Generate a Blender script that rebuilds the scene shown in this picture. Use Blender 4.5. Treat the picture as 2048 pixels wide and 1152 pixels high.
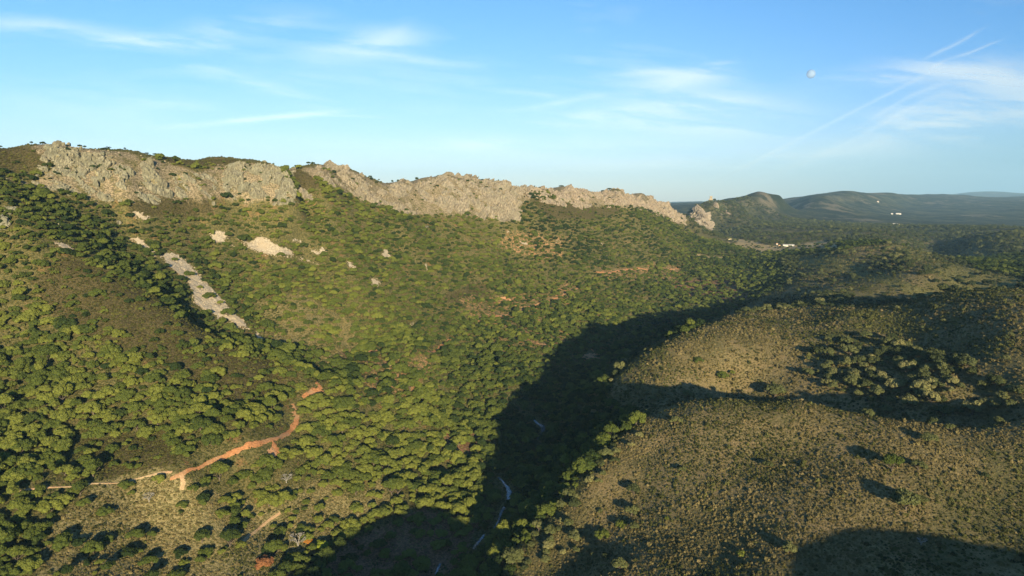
import bpy, math, random
import numpy as np
from mathutils import Vector, Matrix

# ------------------------------------------------------------------ camera, sky, sun, exposure
S = bpy.context.scene
for o in list(bpy.data.objects):
    bpy.data.objects.remove(o)
ZC = 170.0                                   # camera height above the datum of the valley
PITCH = math.radians(7.3)
FPX = 1366.0                                 # focal length for a picture 2048 wide
cam_d = bpy.data.cameras.new('camera')
cam = bpy.data.objects.new('camera', cam_d)
S.collection.objects.link(cam)
cam.location = (0, 0, ZC)
cam.rotation_euler = (math.radians(90) - PITCH, 0, 0)
cam_d.sensor_width = 36.0
cam_d.lens = 36.0 * FPX / 2048.0
cam_d.clip_start = 1.0
cam_d.clip_end = 90000.0
S.camera = cam

SUN_AZ = math.atan2(0.2445, -0.984)          # compass angle of the sun from +Y towards +X
SUN_EL = math.radians(10.7)
sun_d = bpy.data.lights.new('sun', 'SUN')
sun_d.energy = 5.0
sun_d.angle = math.radians(0.5)
sun_d.color = (1.0, 0.83, 0.53)
sun = bpy.data.objects.new('sun', sun_d)
S.collection.objects.link(sun)
sv = Vector((math.cos(SUN_EL) * math.sin(SUN_AZ), math.cos(SUN_EL) * math.cos(SUN_AZ), math.sin(SUN_EL)))
sun.rotation_euler = sv.to_track_quat('Z', 'Y').to_euler()
sun.location = (60, -200, 260)

S.view_settings.view_transform = 'Standard'
S.view_settings.look = 'None'
S.view_settings.exposure = 1.38
S.view_settings.gamma = 1.0

# node helpers -------------------------------------------------------------------------------
class NB:
    """small helper that adds nodes to a tree; values may be numbers, tuples or sockets"""
    def __init__(s, tree):
        s.t = tree; s.n = tree.nodes; s.l = tree.links
    def node(s, typ, ins=None, **props):
        nd = s.n.new(typ)
        for k, v in props.items():
            setattr(nd, k, v)
        for k, v in (ins or {}).items():
            s.put(nd.inputs[k], v)
        return nd
    def put(s, sock, v):
        if isinstance(v, bpy.types.NodeSocket):
            s.l.new(v, sock)
        else:
            if sock.type == 'RGBA' and len(v) == 3:
                v = (*v, 1.0)
            sock.default_value = v
    def m(s, op, a, b=0.0, c=None, clamp=False):
        nd = s.node('ShaderNodeMath', {0: a, 1: b}, operation=op, use_clamp=clamp)
        if c is not None: s.put(nd.inputs[2], c)
        return nd.outputs[0]
    def mix(s, f, a, b, blend='MIX'):
        nd = s.n.new('ShaderNodeMix'); nd.data_type = 'RGBA'; nd.blend_type = blend
        s.put(nd.inputs[0], f); s.put(nd.inputs[6], a); s.put(nd.inputs[7], b)
        return nd.outputs[2]
    def noise(s, vec, scale, detail=4, rough=0.55, dist=0.0, out=0):
        return s.node('ShaderNodeTexNoise', {'Vector': vec, 'Scale': scale, 'Detail': detail,
                                             'Roughness': rough, 'Distortion': dist}).outputs[out]
    def ramp(s, f, a, b):
        nd = s.node('ShaderNodeMapRange', {0: f, 1: a, 2: b, 3: 0.0, 4: 1.0}, interpolation_type='SMOOTHSTEP')
        return nd.outputs[0]

# world: Nishita sky ---------------------------------------------------
W = bpy.data.worlds.new('World'); S.world = W; W.use_nodes = True
wt = W.node_tree; wt.nodes.clear(); nb = NB(wt)
sky = nb.node('ShaderNodeTexSky', sky_type='NISHITA', sun_disc=False, sun_elevation=SUN_EL,
              sun_rotation=SUN_AZ, altitude=500.0, air_density=1.0, dust_density=0.35, ozone_density=2.5)
geo = nb.node('ShaderNodeTexCoord').outputs['Generated']
sep = nb.node('ShaderNodeSeparateXYZ', {0: geo})
dx, dy, dz = sep.outputs
yy = nb.m('MAXIMUM', dy, 0.05)
ta = nb.m('DIVIDE', dx, yy)                  # tangent of the bearing
te = nb.m('DIVIDE', dz, yy)                  # tangent of the height above the horizon
def sky_dir(u, v):
    b = (576 - v) / FPX; a = (u - 1024) / FPX
    d = math.cos(PITCH) + b * math.sin(PITCH)
    return a / d, (b * math.cos(PITCH) - math.sin(PITCH)) / d
SKY_S = 0.078
TOP_TINT = (0.56, 0.86, 1.10); LOW_TINT = (0.86, 0.86, 1.08); VEIL = (1.0, 2.5, 3.5)
# the clear sky is deeper blue overhead and paler, less yellow low down than the plain model
low = nb.ramp(te, 0.30, 0.0)
tint = nb.mix(low, TOP_TINT, LOW_TINT)
tint = nb.mix(nb.ramp(ta, 0.05, 0.85), tint, nb.mix(1.0, tint, (0.66, 0.80, 0.90), 'MULTIPLY'))
skyc = nb.mix(1.0, sky.outputs[0], tint, 'MULTIPLY')
ga, ge = sky_dir(2170, 345)                  # grey-blue distant murk low on the right
vec = nb.node('ShaderNodeVectorMath', {0: nb.node('ShaderNodeCombineXYZ', {0: ta, 1: te, 2: 0.0}).outputs[0], 1: (ga, ge, 0)}, operation='SUBTRACT').outputs[0]
mp = nb.node('ShaderNodeMapping', {'Vector': vec, 'Rotation': (0, 0, math.radians(-7))}).outputs[0]
sc = nb.node('ShaderNodeVectorMath', {0: mp, 1: (FPX / 520, FPX / 95, 0)}, operation='MULTIPLY').outputs[0]
d2 = nb.node('ShaderNodeVectorMath', {0: sc, 1: sc}, operation='DOT_PRODUCT').outputs['Value']
veil = nb.m('MULTIPLY', nb.m('EXPONENT', nb.m('MULTIPLY', d2, -1.0)), nb.ramp(dy, 0.02, 0.3))
skyc = nb.mix(nb.m('MULTIPLY', veil, 0.85), skyc, VEIL)
bg = nb.node('ShaderNodeBackground', {'Color': skyc, 'Strength': SKY_S})
out = nb.node('ShaderNodeOutputWorld', {0: bg.outputs[0]})

S.cycles.max_bounces = 4; S.cycles.diffuse_bounces = 2; S.cycles.glossy_bounces = 2
S.cycles.transparent_max_bounces = 6; S.cycles.caustics_reflective = False; S.cycles.caustics_refractive = False
# ------------------------------------------------------------------ numeric noise
def _h(ix, iy, iz, k):
    h = (ix.astype(np.int64) * 374761393 + iy.astype(np.int64) * 668265263 + iz.astype(np.int64) * 2147483647 + k * 1274126177) & 0xffffffff
    h = ((h ^ (h >> 13)) * 1274126177) & 0xffffffff
    h = ((h ^ (h >> 16)) * 2246822519) & 0xffffffff
    return ((h ^ (h >> 15)) & 0xffffff) / float(0xffffff)
def vnoise(x, y, k=0):
    ix = np.floor(x); iy = np.floor(y); fx = x - ix; fy = y - iy
    fx = fx * fx * fx * (fx * (fx * 6 - 15) + 10); fy = fy * fy * fy * (fy * (fy * 6 - 15) + 10)
    z = np.zeros_like(ix)
    a = _h(ix, iy, z, k); b = _h(ix + 1, iy, z, k); c = _h(ix, iy + 1, z, k); d = _h(ix + 1, iy + 1, z, k)
    return ((a * (1 - fx) + b * fx) * (1 - fy) + (c * (1 - fx) + d * fx) * fy) * 2 - 1
def fbm(x, y, k=0, oct=4, g=0.5):
    s = 0; a = 1; n = 0
    for i in range(oct):
        c, q = math.cos(0.7 * i + .3), math.sin(0.7 * i + .3)
        s = s + a * vnoise((x * c - y * q) * 2 ** i + 17.3 * i, (x * q + y * c) * 2 ** i - 9.1 * i, k + i); n += a; a *= g
    return s / n
def worley(P, k=0):
    """P (n,3). returns F1, F2, random vec of nearest cell (n,3), offset to its centre (n,3)"""
    I = np.floor(P); n = len(P)
    F1 = np.full(n, 9.0); F2 = np.full(n, 9.0); R = np.zeros((n, 3)); D = np.zeros((n, 3))
    for dx in (-1, 0, 1):
        for dy in (-1, 0, 1):
            for dz in (-1, 0, 1):
                c = I + (dx, dy, dz)
                r = np.stack([_h(c[:, 0], c[:, 1], c[:, 2], k + j) for j in range(3)], 1)
                d = P - (c + r); L = np.sqrt((d * d).sum(1))
                near = L < F1
                F2 = np.where(near, F1, np.minimum(F2, L))
                R[near] = np.stack([_h(c[near, 0], c[near, 1], c[near, 2], k + 5 + j) for j in range(3)], 1)
                D[near] = d[near]
                F1 = np.where(near, L, F1)
    return F1, F2, R, D
def sstep(a, b, x):
    t = np.clip((x - a) / (b - a), 0, 1); return t * t * (3 - 2 * t)

# ------------------------------------------------------------------ picture <-> place
CP, SP = math.cos(PITCH), math.sin(PITCH)
def px_dir(u, v):
    a = (u - 1024) / FPX; b = (576 - v) / FPX
    return np.array([a, CP + b * SP, b * CP - SP])
def at(u, v, Y):
    d = px_dir(u, v); return d * (Y / d[1])            # camera at the origin here
def project(x, y, z):                                   # z in camera-at-origin frame
    f = y * CP - z * SP; up = y * SP + z * CP
    f = np.where(f < 1, 1, f)
    return 1024 + FPX * x / f, 576 - FPX * up / f

# ------------------------------------------------------------------ terrain heights
PTS = [  # (u, v, distance) surveyed points of the visible ground
 # crest of the rocky ridge and the ground at the foot of its cliffs
 (-150,300,430),(0,298,452),(60,292,468),(120,292,486),(170,300,496),(300,312,522),(400,318,560),(490,323,590),(545,334,585),(600,333,640),(660,331,672),
 (710,345,700),(760,362,726),(810,360,760),(900,353,812),(1000,366,872),(1060,374,905),(1130,377,975),(1180,384,1030),(1240,381,1090),(1290,389,1210),(1330,412,1310),(1362,430,1420),
 (0,350,428),(60,372,440),(130,385,448),(190,400,458),(250,395,470),(300,395,488),(400,398,520),(500,400,548),(590,402,560),(640,385,600),(700,402,640),(770,415,680),(840,427,712),
 (930,425,770),(1030,442,812),(1055,402,868),(1120,400,920),(1200,410,1010),(1260,402,1100),(1310,418,1210),(1350,440,1320),
 # left slope
 (0,400,396),(0,500,370),(0,600,345),(0,700,320),(0,800,290),(0,900,262),(0,990,235),(0,1152,200),(-200,700,300),(-250,1000,210),(-250,500,350),
 (60,500,372),(200,570,365),(300,604,363),(350,630,362),(480,690,358),(600,735,362),(650,762,368),(740,800,372),(850,840,388),(960,862,402),
 (570,700,420),(500,650,435),(420,590,443),(350,530,452),(280,480,458),(250,440,464),(190,450,440),
 (500,560,490),(500,500,515),(500,440,540),(300,440,475),(400,440,512),(400,500,490),
 (700,700,455),(700,640,485),(700,560,530),(700,500,565),(700,450,600),
 (620,640,462),(600,560,505),(600,480,550),(620,430,590),
 (300,900,268),(300,800,298),(300,700,330),(150,700,325),(150,900,265),(180,960,245),(150,620,350),
 (360,950,252),(500,890,280),(590,830,325),(640,780,371),(450,800,312),(500,740,338),(560,780,345),
 (760,850,362),(760,950,320),(700,1050,285),(640,950,300),(500,1000,266),(500,1100,242),(300,1050,236),(300,1152,214),(150,1152,205),(500,1152,230),(700,1152,250),
 # face of the main slope
 (800,500,625),(800,450,650),(800,560,580),(800,640,520),(780,730,428),(850,700,460),(870,800,420),
 (900,500,690),(900,560,640),(900,620,590),(900,680,540),(900,740,480),(900,800,430),(900,850,402),(900,900,372),(900,950,346),(900,1000,318),
 (1024,500,770),(1024,560,700),(1024,620,635),(1024,680,560),(1024,740,500),(1024,800,452),
 (1200,450,950),(1200,500,870),(1200,550,790),(1200,600,710),(1200,650,630),(1110,700,560),(1180,660,625),(1280,655,690),(1400,612,780),
 (1350,450,1200),(1350,500,1040),(1350,550,920),(1350,600,810),
 # stream
 (870,1152,258),(950,1090,283),(1010,1015,315),(1020,985,328),(1050,900,385),(1080,860,418),(1075,830,445),(1120,780,485),(1180,740,547),(1280,690,630),(1400,645,722),(1480,614,765),(1510,590,790),(1500,562,870),(1495,545,935),(1530,600,740),
 # near right hill
 (1380,800,300),(1450,793,284),(1600,800,270),(1700,825,262),(1850,845,250),(2048,836,245),
 (1450,900,250),(1450,1000,226),(1450,1100,203),(1300,1000,240),(1300,900,268),(1290,850,285),(1180,960,260),(1180,1050,243),(1100,1080,247),(1040,1110,246),(1100,1152,230),(1250,1152,205),
 (1600,900,240),(1600,1000,213),(1600,1100,192),(1750,900,228),(1750,1000,205),(1750,1100,186),(2000,900,222),(2000,1000,200),(2000,1100,180),(1800,1152,175),(1550,1152,183),
 (1200,850,350),(1150,800,410),(1200,780,405),(1100,950,330),(1150,900,330),(1050,1050,272),(1000,1152,243),
 # middle right hill
 (1290,715,391),(1250,745,386),(1400,656,432),(1600,650,447),(1800,645,420),(1880,584,467),(2048,578,462),(1480,625,520),(1500,650,440),
 (1400,740,372),(1500,700,395),(1700,680,400),(1700,640,430),(2048,650,345),(2048,700,315),(2048,760,288),(1900,700,350),(1900,780,305),(1700,755,345),(1500,768,372),(1400,775,356),(1600,781,352),(1700,787,335),(1600,690,398),
 # far right hill and the saddle
 (1600,600,650),(1600,560,780),(1600,530,900),(1700,600,600),(1700,550,760),(1700,510,870),(1780,489,950),(1850,560,640),(1880,520,830),(1950,541,700),(2048,560,640),(1560,560,840),(1560,600,720),
 (1500,530,1010),(1420,513,1060),(1480,483,1290),(1560,492,1260),(1640,490,1240),(1450,480,1480),(1500,478,1450),
 # castle crag and the range behind it
 (1375,428,2010),(1392,412,1990),(1420,399,2080),(1442,405,2100),(1400,456,1900),(1425,455,1930),(1440,430,2000),(1450,470,1700),
 (1470,402,2300),(1510,390,2700),(1560,393,3000),(1535,391,2800),(1490,396,2500),(1640,391,3600),(1700,391,4200),(1790,391,5200),(1900,391,7000),(2048,392,9000),(1970,384,14000),(2048,387,14000),(2300,388,14000),
 (1500,430,2350),(1560,420,2900),(1600,410,3400),(1700,408,4000),(1800,403,5000),
 (1550,450,1900),(1600,440,2300),(1500,455,1850),(1600,463,1650),(1680,468,1500),(1700,440,2600),(1700,455,2000),(1900,420,4200),(1900,450,2400),(1900,480,1500),(1800,480,1300),
 (1560,402,4200),(1600,404,5200),(1640,403,6500),(1700,401,6500),(1700,401,9000),(1600,404,9000),(1500,405,5000),(1500,404,9000),(1800,397,8000),(1400,410,4000),(1400,405,9000),(1350,416,3300),(1345,408,5500),(1350,405,12000),(1600,404,16000),(1800,402,16000),(1900,400,11000),(1450,412,3000),
 (1900,467,1600),(2048,464,1500),(1950,490,1250),(2010,520,950),(2200,430,3500),(2300,500,1500),
]
PTS += [(u, v + 2, Y + 20) for (u, v, Y) in PTS[:23]] + [(u, v + 9, Y + 50) for (u, v, Y) in PTS[:23]]      # the ground falls away gently behind the crest
RAW = [  # (x, y, height relative to the camera) ground that is out of the picture or hidden
 (-70,0,-108),(-15,0,-99),(41,2,-90),(62,20,-100),(75,20,-102),(70,5,-99),(96,5,-95),(96,30,-99),(115,5,-88),(120,30,-85),(135,5,-76),(153,8,-66),(200,10,-66),(-29,60,-102),(0,60,-97),(26,60,-95),(53,60,-107),(75,60,-105),(95,61,-94),(107,62,-83),(128,61,-74),(149,60,-71),(179,62,-76),(230,62,-78),(0,120,-126),(-80,110,-115),(60,120,-114),(110,120,-102),(150,120,-97),(200,120,-92),  # unseen ground around the camera; crest heights shaped to throw the foreground shadows
 (-200,60,-118),(-330,150,-72),(-500,300,6),(-250,-200,-110),(0,-200,-110),(150,-200,-90),(400,-200,-80),(350,60,-62),(300,200,-66),(420,330,-58),(520,480,-62),
 (0,-900,-120),(-900,-900,-120),(900,-900,-120),(2500,0,-110),(-2500,0,-110),(0,-3000,-120),
 (98,322,-113),(145,302,-110),(199,278,-103),(250,285,-82),(25,330,-128),
 (-183,398,-74),(-120,400,-96),
 (230,620,-108),(330,560,-98),(400,600,-90),
 (-420,560,-6),(-330,640,-4),(-300,720,-8),(-250,820,-10),(-140,900,-15),(-50,1020,-20),(90,1180,-30),(220,1380,-60),(-560,500,-4),
 (-600,800,-60),(-300,1100,-90),(0,1400,-100),(250,1700,-105),(-1500,1500,-110),(-500,2500,-110),(420,1680,-100),(520,1800,-96),(300,3000,-110),(480,1600,-92),
 (-3000,5000,-105),(500,2600,-105),(1000,6000,-85),(0,9000,-80),(3000,14000,-60),(-8000,12000,-60),(6000,9000,-60),(9000,20000,-20),(0,30000,-60),(-20000,25000,-60),(15000,30000,-20),(12000,5000,-60),
 (725,1150,-104),(860,1350,-104),(700,2700,-90),(1300,3300,-80),(8000,12000,20),(5500,1500,-80),
 (620,2250,-70),(560,2120,-72),(900,2900,-60),
]
R0 = 220.0
def wrp(x, y):
    r = np.sqrt(x * x + y * y) + 1e-6
    g = np.arcsinh(r / R0) / (r / R0)
    return x * g / R0, y * g / R0, np.sqrt(r * r + R0 * R0)
_c = np.array([at(*p) for p in PTS] + [list(p) for p in RAW], float)
_wx, _wy, _ws = wrp(_c[:, 0], _c[:, 1])
def _k(r2): return 0.5 * r2 * np.log(r2 + 1e-12)
_n = len(_c)
_K = _k((_wx[:, None] - _wx[None]) ** 2 + (_wy[:, None] - _wy[None]) ** 2) + np.eye(_n) * 2e-5
_P = np.stack([np.ones(_n), _wx, _wy], 1)
_A = np.block([[_K, _P], [_P.T, np.zeros((3, 3))]])
_sol = np.linalg.solve(_A, np.concatenate([_c[:, 2] / _ws, np.zeros(3)]))
def base_h(x, y):
    x = np.asarray(x, float); y = np.asarray(y, float)
    out = np.empty(x.shape)
    for i in range(0, len(x), 20000):
        a, b, s = wrp(x[i:i + 20000], y[i:i + 20000])
        K = _k((a[:, None] - _wx[None]) ** 2 + (b[:, None] - _wy[None]) ** 2)
        out[i:i + 20000] = (K @ _sol[:_n] + _sol[_n] + _sol[_n + 1] * a + _sol[_n + 2] * b) * s
    return out
CREST = np.array([at(*p)[:2] for p in PTS[:23]])
def seg_dist(x, y, line):
    best = np.full(x.shape, 1e9)
    for i in range(len(line) - 1):
        a = line[i]; b = line[i + 1]; d = b - a; L = (d * d).sum()
        t = np.clip(((x - a[0]) * d[0] + (y - a[1]) * d[1]) / L, 0, 1)
        best = np.minimum(best, np.hypot(x - a[0] - t * d[0], y - a[1] - t * d[1]))
    return best
def rough_h(x, y):
    r = np.hypot(x, y)
    h = 2.2 * fbm(x / 75, y / 75, 3, 3) * sstep(100, 330, r) + 0.55 * fbm(x / 14, y / 14, 9, 3)
    left = sstep(30, -60, x - 0.35 * y + 30)                     # gullied main slope
    h = h + 2.6 * left * fbm((x * .8 - y * .6) / 120, (x * .6 + y * .8) / 30, 21, 3)
    far = sstep(1200, 2600, r) * 0.45
    h = h + far * np.minimum(r / 2600, 3) * 16 * fbm(x / 420, y / 420, 31, 4) * sstep(30000, 9000, r)
    h = h + sstep(1050, 1700, r) * sstep(2700, 2000, r) * 13.0 * fbm(x / 170, y / 170, 37, 3)
    return h
def ground(x, y):
    x = np.atleast_1d(np.asarray(x, float)); y = np.atleast_1d(np.asarray(y, float))
    return base_h(x, y) + rough_h(x, y)
def hit(u, v, r0=60.0, r1=30000.0):
    """first point of the ground along the sight line through a picture point (camera-at-origin frame)"""
    u = np.atleast_1d(np.asarray(u, float)); v = np.atleast_1d(np.asarray(v, float))
    d = np.stack([px_dir(a, b) for a, b in zip(u, v)])
    d = d / np.hypot(d[:, 0], d[:, 1])[:, None]
    s = r0 * np.exp(np.linspace(0, math.log(r1 / r0), 900))
    res = np.full((len(u), 3), np.nan)
    for i in range(0, len(u), 200):
        D = d[i:i + 200]
        X = D[:, 0, None] * s; Y = D[:, 1, None] * s; Z = D[:, 2, None] * s
        H = ground(X.ravel(), Y.ravel()).reshape(X.shape)
        below = Z < H
        k = below.argmax(1); ok = below.any(1)
        k = np.maximum(k, 1); j = np.arange(len(D))
        g0 = Z[j, k - 1] - H[j, k - 1]; g1 = Z[j, k] - H[j, k]
        t = g0 / (g0 - g1 + 1e-9); ss = s[k - 1] + t * (s[k] - s[k - 1])
        res[i:i + 200] = np.where(ok[:, None], D * ss[:, None], np.nan)
    return res
# ------------------------------------------------------------------ linking helpers
COL = S.collection
def mesh_np(name, V, F, smooth=True):
    me = bpy.data.meshes.new(name)
    V = np.asarray(V, np.float32)
    fl = [np.asarray(f, np.int32) for f in (F if isinstance(F, list) else [F]) if len(f)]
    me.vertices.add(len(V)); me.vertices.foreach_set('co', V.ravel())
    nl = sum(f.size for f in fl); nf = sum(len(f) for f in fl)
    me.loops.add(nl); me.loops.foreach_set('vertex_index', np.concatenate([f.ravel() for f in fl]))
    tot = np.concatenate([np.full(len(f), f.shape[1], np.int32) for f in fl])
    st = np.concatenate([[0], np.cumsum(tot)[:-1]]).astype(np.int32)
    me.polygons.add(nf); me.polygons.foreach_set('loop_start', st); me.polygons.foreach_set('loop_total', tot)
    me.polygons.foreach_set('use_smooth', np.full(nf, smooth))
    me.update(calc_edges=True); me.validate()
    return me
def link(name, me, mat=None, parent=None, label=None, cat=None, group=None, kind=None):
    o = bpy.data.objects.new(name, me); COL.objects.link(o)
    if mat is not None and me is not None and not me.materials: me.materials.append(mat)
    if parent is not None: o.parent = parent
    if label: o['label'] = label
    if cat: o['category'] = cat
    if group: o['group'] = group
    if kind: o['kind'] = kind
    return o
def material(name):
    m = bpy.data.materials.new(name); m.use_nodes = True; m.node_tree.nodes.clear()
    return m, NB(m.node_tree)
def finish(nb, color, rough=0.9, bump=None, bstr=0.5, bdist=1.0, spec=0.15, **kw):
    ins = {'Base Color': color, 'Roughness': rough, 'Specular IOR Level': spec}
    ins.update(kw)
    if bump is not None:
        ins['Normal'] = nb.node('ShaderNodeBump', {'Height': bump, 'Strength': bstr, 'Distance': bdist}).outputs[0]
    p = nb.node('ShaderNodeBsdfPrincipled', ins)
    nb.node('ShaderNodeOutputMaterial', {0: p.outputs[0]})
    return p

# ------------------------------------------------------------------ regions of the place (outlines on the photograph, thrown onto the ground)
def inpoly(u, v, poly):
    c = np.zeros(u.shape, bool); j = len(poly) - 1
    for i in range(len(poly)):
        xi, yi = poly[i]; xj, yj = poly[j]
        if yi != yj:
            c ^= ((yi > v) != (yj > v)) & (u < (xj - xi) * (v - yi) / (yj - yi) + xi)
        j = i
    return c
RIGHT = [(1040,1160),(1060,1100),(1120,1030),(1190,950),(1235,880),(1290,840),(1220,790),(1215,745),(1290,690),(1370,665),(1440,635),(1520,600),(1580,560),(1560,520),(1640,505),(1790,486),(1900,512),(1960,540),(2060,560),(4000,560),(4000,1500),(1040,1500)]
REG = {
 'cliffs': [[(-20,345),(60,375),(110,330),(60,292),(120,280),(170,296),(250,305),(330,325),(400,345),(440,330),(500,326),(560,338),(590,400),(500,405),(440,395),(400,398),(250,400),(190,405),(120,385)],
            [(600,340),(650,328),(700,340),(760,365),(840,355),(900,350),(960,360),(1030,370),(1060,378),(1062,400),(1040,415),(1034,445),(960,432),(840,430),(780,415),(700,390),(650,365)],
            [(1060,372),(1150,374),(1290,385),(1335,412),(1368,436),(1350,442),(1290,418),(1200,412),(1130,405)]],
 'heathtop': [[(-20,292),(90,292),(110,320),(60,345),(-20,345)],[(300,308),(400,316),(490,322),(470,350),(420,330),(380,335),(330,322)],[(560,336),(620,345),(640,375),(600,385),(580,345)],[(1060,400),(1150,405),(1250,420),(1200,440),(1100,440)]],
 'heath': [[(60,560),(120,510),(200,540),(330,610),(420,660),(520,710),(600,745),(590,790),(480,770),(380,760),(250,700),(130,650)],
           [(240,390),(400,385),(420,430),(330,440),(250,425)],[(880,600),(960,560),(1010,620),(1060,665),(1000,640)],
           [(150,880),(330,860),(350,930),(200,950)],[(440,720),(560,760),(520,830),(430,820)]],
 'hot': [[(500,600),(600,590),(700,640),(720,700),(680,735),(600,715),(530,670)]],
 'drygrass': [[(60,1160),(100,1060),(200,960),(300,930),(430,985),(560,1020),(620,1060),(600,1160),(620,1500),(-100,1500)],[(560,1000),(640,960),(700,1000),(760,960),(800,1000),(640,1090)]],
 'brown': [[(1380,560),(1490,560),(1500,600),(1380,600),(1340,570)],[(620,1160),(700,1080),(850,1010),(960,1050),(900,1160)],[(880,860),(960,860),(940,930),(880,900)]],
 'redspots': [[(930,600),(1010,590),(1130,580),(1160,570),(1150,620),(1080,650),(960,650)],[(1010,650),(1150,660),(1120,700),(1000,700)],[(660,705),(760,700),(860,720),(840,790),(740,780)],[(1000,470),(1130,470),(1120,520),(1030,510)],[(1190,530),(1370,530),(1370,560),(1200,560)],[(600,400),(640,395),(630,415)]],
 'greenpatch': [[(1500,505),(1640,505),(1700,520),(1880,590),(1840,600),(1700,545),(1600,535)],[(1780,486),(1900,512),(2048,560),(2048,590),(1930,590),(1830,520)],[(1630,480),(1720,484),(1700,498),(1640,498)]],
 'farrock': [[(1440,404),(1480,398),(1500,400),(1545,398),(1560,405),(1550,416),(1500,414),(1460,418)],[(1640,390),(1720,391),(1730,402),(1660,402)]],
 'trees_right': [[(1650,690),(1740,670),(1850,700),(2000,760),(2048,790),(2048,830),(1900,825),(1700,800),(1640,760)]],
 'brow': [[(1120,1010),(1180,940),(1225,880),(1260,860),(1245,920),(1200,970),(1160,1040),(1160,1110),(1060,1160),(1020,1130)]],
 'valley': [[(870,1160),(960,1060),(1000,930),(1030,850),(1100,760),(1200,700),(1300,680),(1250,730),(1215,790),(1260,840),(1200,920),(1120,1010),(1040,1110),(1000,1160)]],
 'field': [[(1450,473),(1500,480),(1540,492),(1600,490),(1640,480),(1700,492),(1660,500),(1560,502),(1520,505),(1480,490)],[(1385,508),(1450,514),(1445,520),(1400,514)],[(1455,485),(1475,488),(1500,497),(1480,497)]],
 'midtrees': [[(1430,500),(1520,505),(1600,510),(1580,570),(1520,600),(1440,560)]],
 'farforest': [[(1880,470),(2200,462),(2200,560),(1990,530),(1900,505)]],
}
def region(name, u, v, jit=10.0, x=None, y=None, s=1.0):
    if x is not None:
        u = u + jit * fbm(x / (22 * s), y / (22 * s), 51, 3); v = v + jit * 0.6 * fbm(x / (22 * s), y / (22 * s), 57, 3)
    m = np.zeros(u.shape, bool)
    for p in (REG[name] if name in REG else [RIGHT]):
        m |= inpoly(u, v, p)
    return m

# ------------------------------------------------------------------ the ground sheet
def build_ground():
    az = np.concatenate([np.linspace(-180, -44, 70, endpoint=False), np.linspace(-44, 44, 820, endpoint=False), np.linspace(44, 180, 70, endpoint=False)])
    az = np.radians(az)
    rr = [25.0]
    while rr[-1] < 18000:
        r = rr[-1]; rr.append(r * (1.02 if r < 120 else 1.0052 if r < 1500 else 1.010 if r < 5000 else 1.03))
    rr = np.array(rr); nA, nR = len(az), len(rr)
    X = (np.sin(az)[None] * rr[:, None]).ravel(); Y = (np.cos(az)[None] * rr[:, None]).ravel()
    Z = ground(X, Y)
    u, v = project(X, Y, Z)
    front = Y > 20
    att = {}
    for k, j in (('heath', 14), ('drygrass', 14), ('brown', 12), ('redspots', 26), ('hot', 22), ('greenpatch', 8), ('cliffs', 5), ('heathtop', 5), ('field', 5.0)):
        att[k] = (region(k, u, v, j, X, Y) & front).astype(float)
    att['right'] = np.where(front, region('RIGHT', u, v, 8, X, Y), (X > 0)).astype(float)
    d = seg_dist(X, Y, CREST)
    att['drygrass'] = np.maximum(att['drygrass'], 0)
    A = lambda k: att[k]
    g = np.zeros((len(X), 4)); g[:, 0] = A('right') * (1 - A('greenpatch')); g[:, 1] = np.maximum(A('heath'), A('heathtop')); g[:, 2] = np.maximum(A('drygrass'), A('hot') * .7); g[:, 3] = 1
    q = np.zeros((len(X), 4)); q[:, 0] = np.maximum(A('redspots'), 0.0); q[:, 1] = np.maximum(A('brown'), 0); q[:, 2] = np.maximum(A('cliffs'), region('farrock', u, v, 6, X, Y, 8.0) & front); q[:, 3] = 1
    w = np.zeros((len(X), 4)); w[:, 0] = A('greenpatch'); w[:, 1] = A('field'); w[:, 3] = 1
    V = np.stack([X, Y, Z + ZC], 1)
    c = len(V); V = np.vstack([V, [[0, 0, ground(0, 0)[0] + ZC]]])
    i = np.arange(nR - 1)[:, None] * nA; j = np.arange(nA)[None]; j2 = (j + 1) % nA
    F = np.stack([i + j, i + j2, i + nA + j2, i + nA + j], -1).reshape(-1, 4)[:, ::-1]
    T = np.stack([np.full(nA, c), j2[0], j[0]], 1)[:, ::-1]
    me = mesh_np('ground', V, [F, T])
    for nm, arr in (('zone_a', g), ('zone_b', q), ('zone_c', w)):
        a = me.color_attributes.new(nm, 'FLOAT_COLOR', 'POINT')
        a.data.foreach_set('color', np.vstack([arr, [[0, 0, 0, 1]]]).astype(np.float32).ravel())
    return me, len(V)

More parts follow.
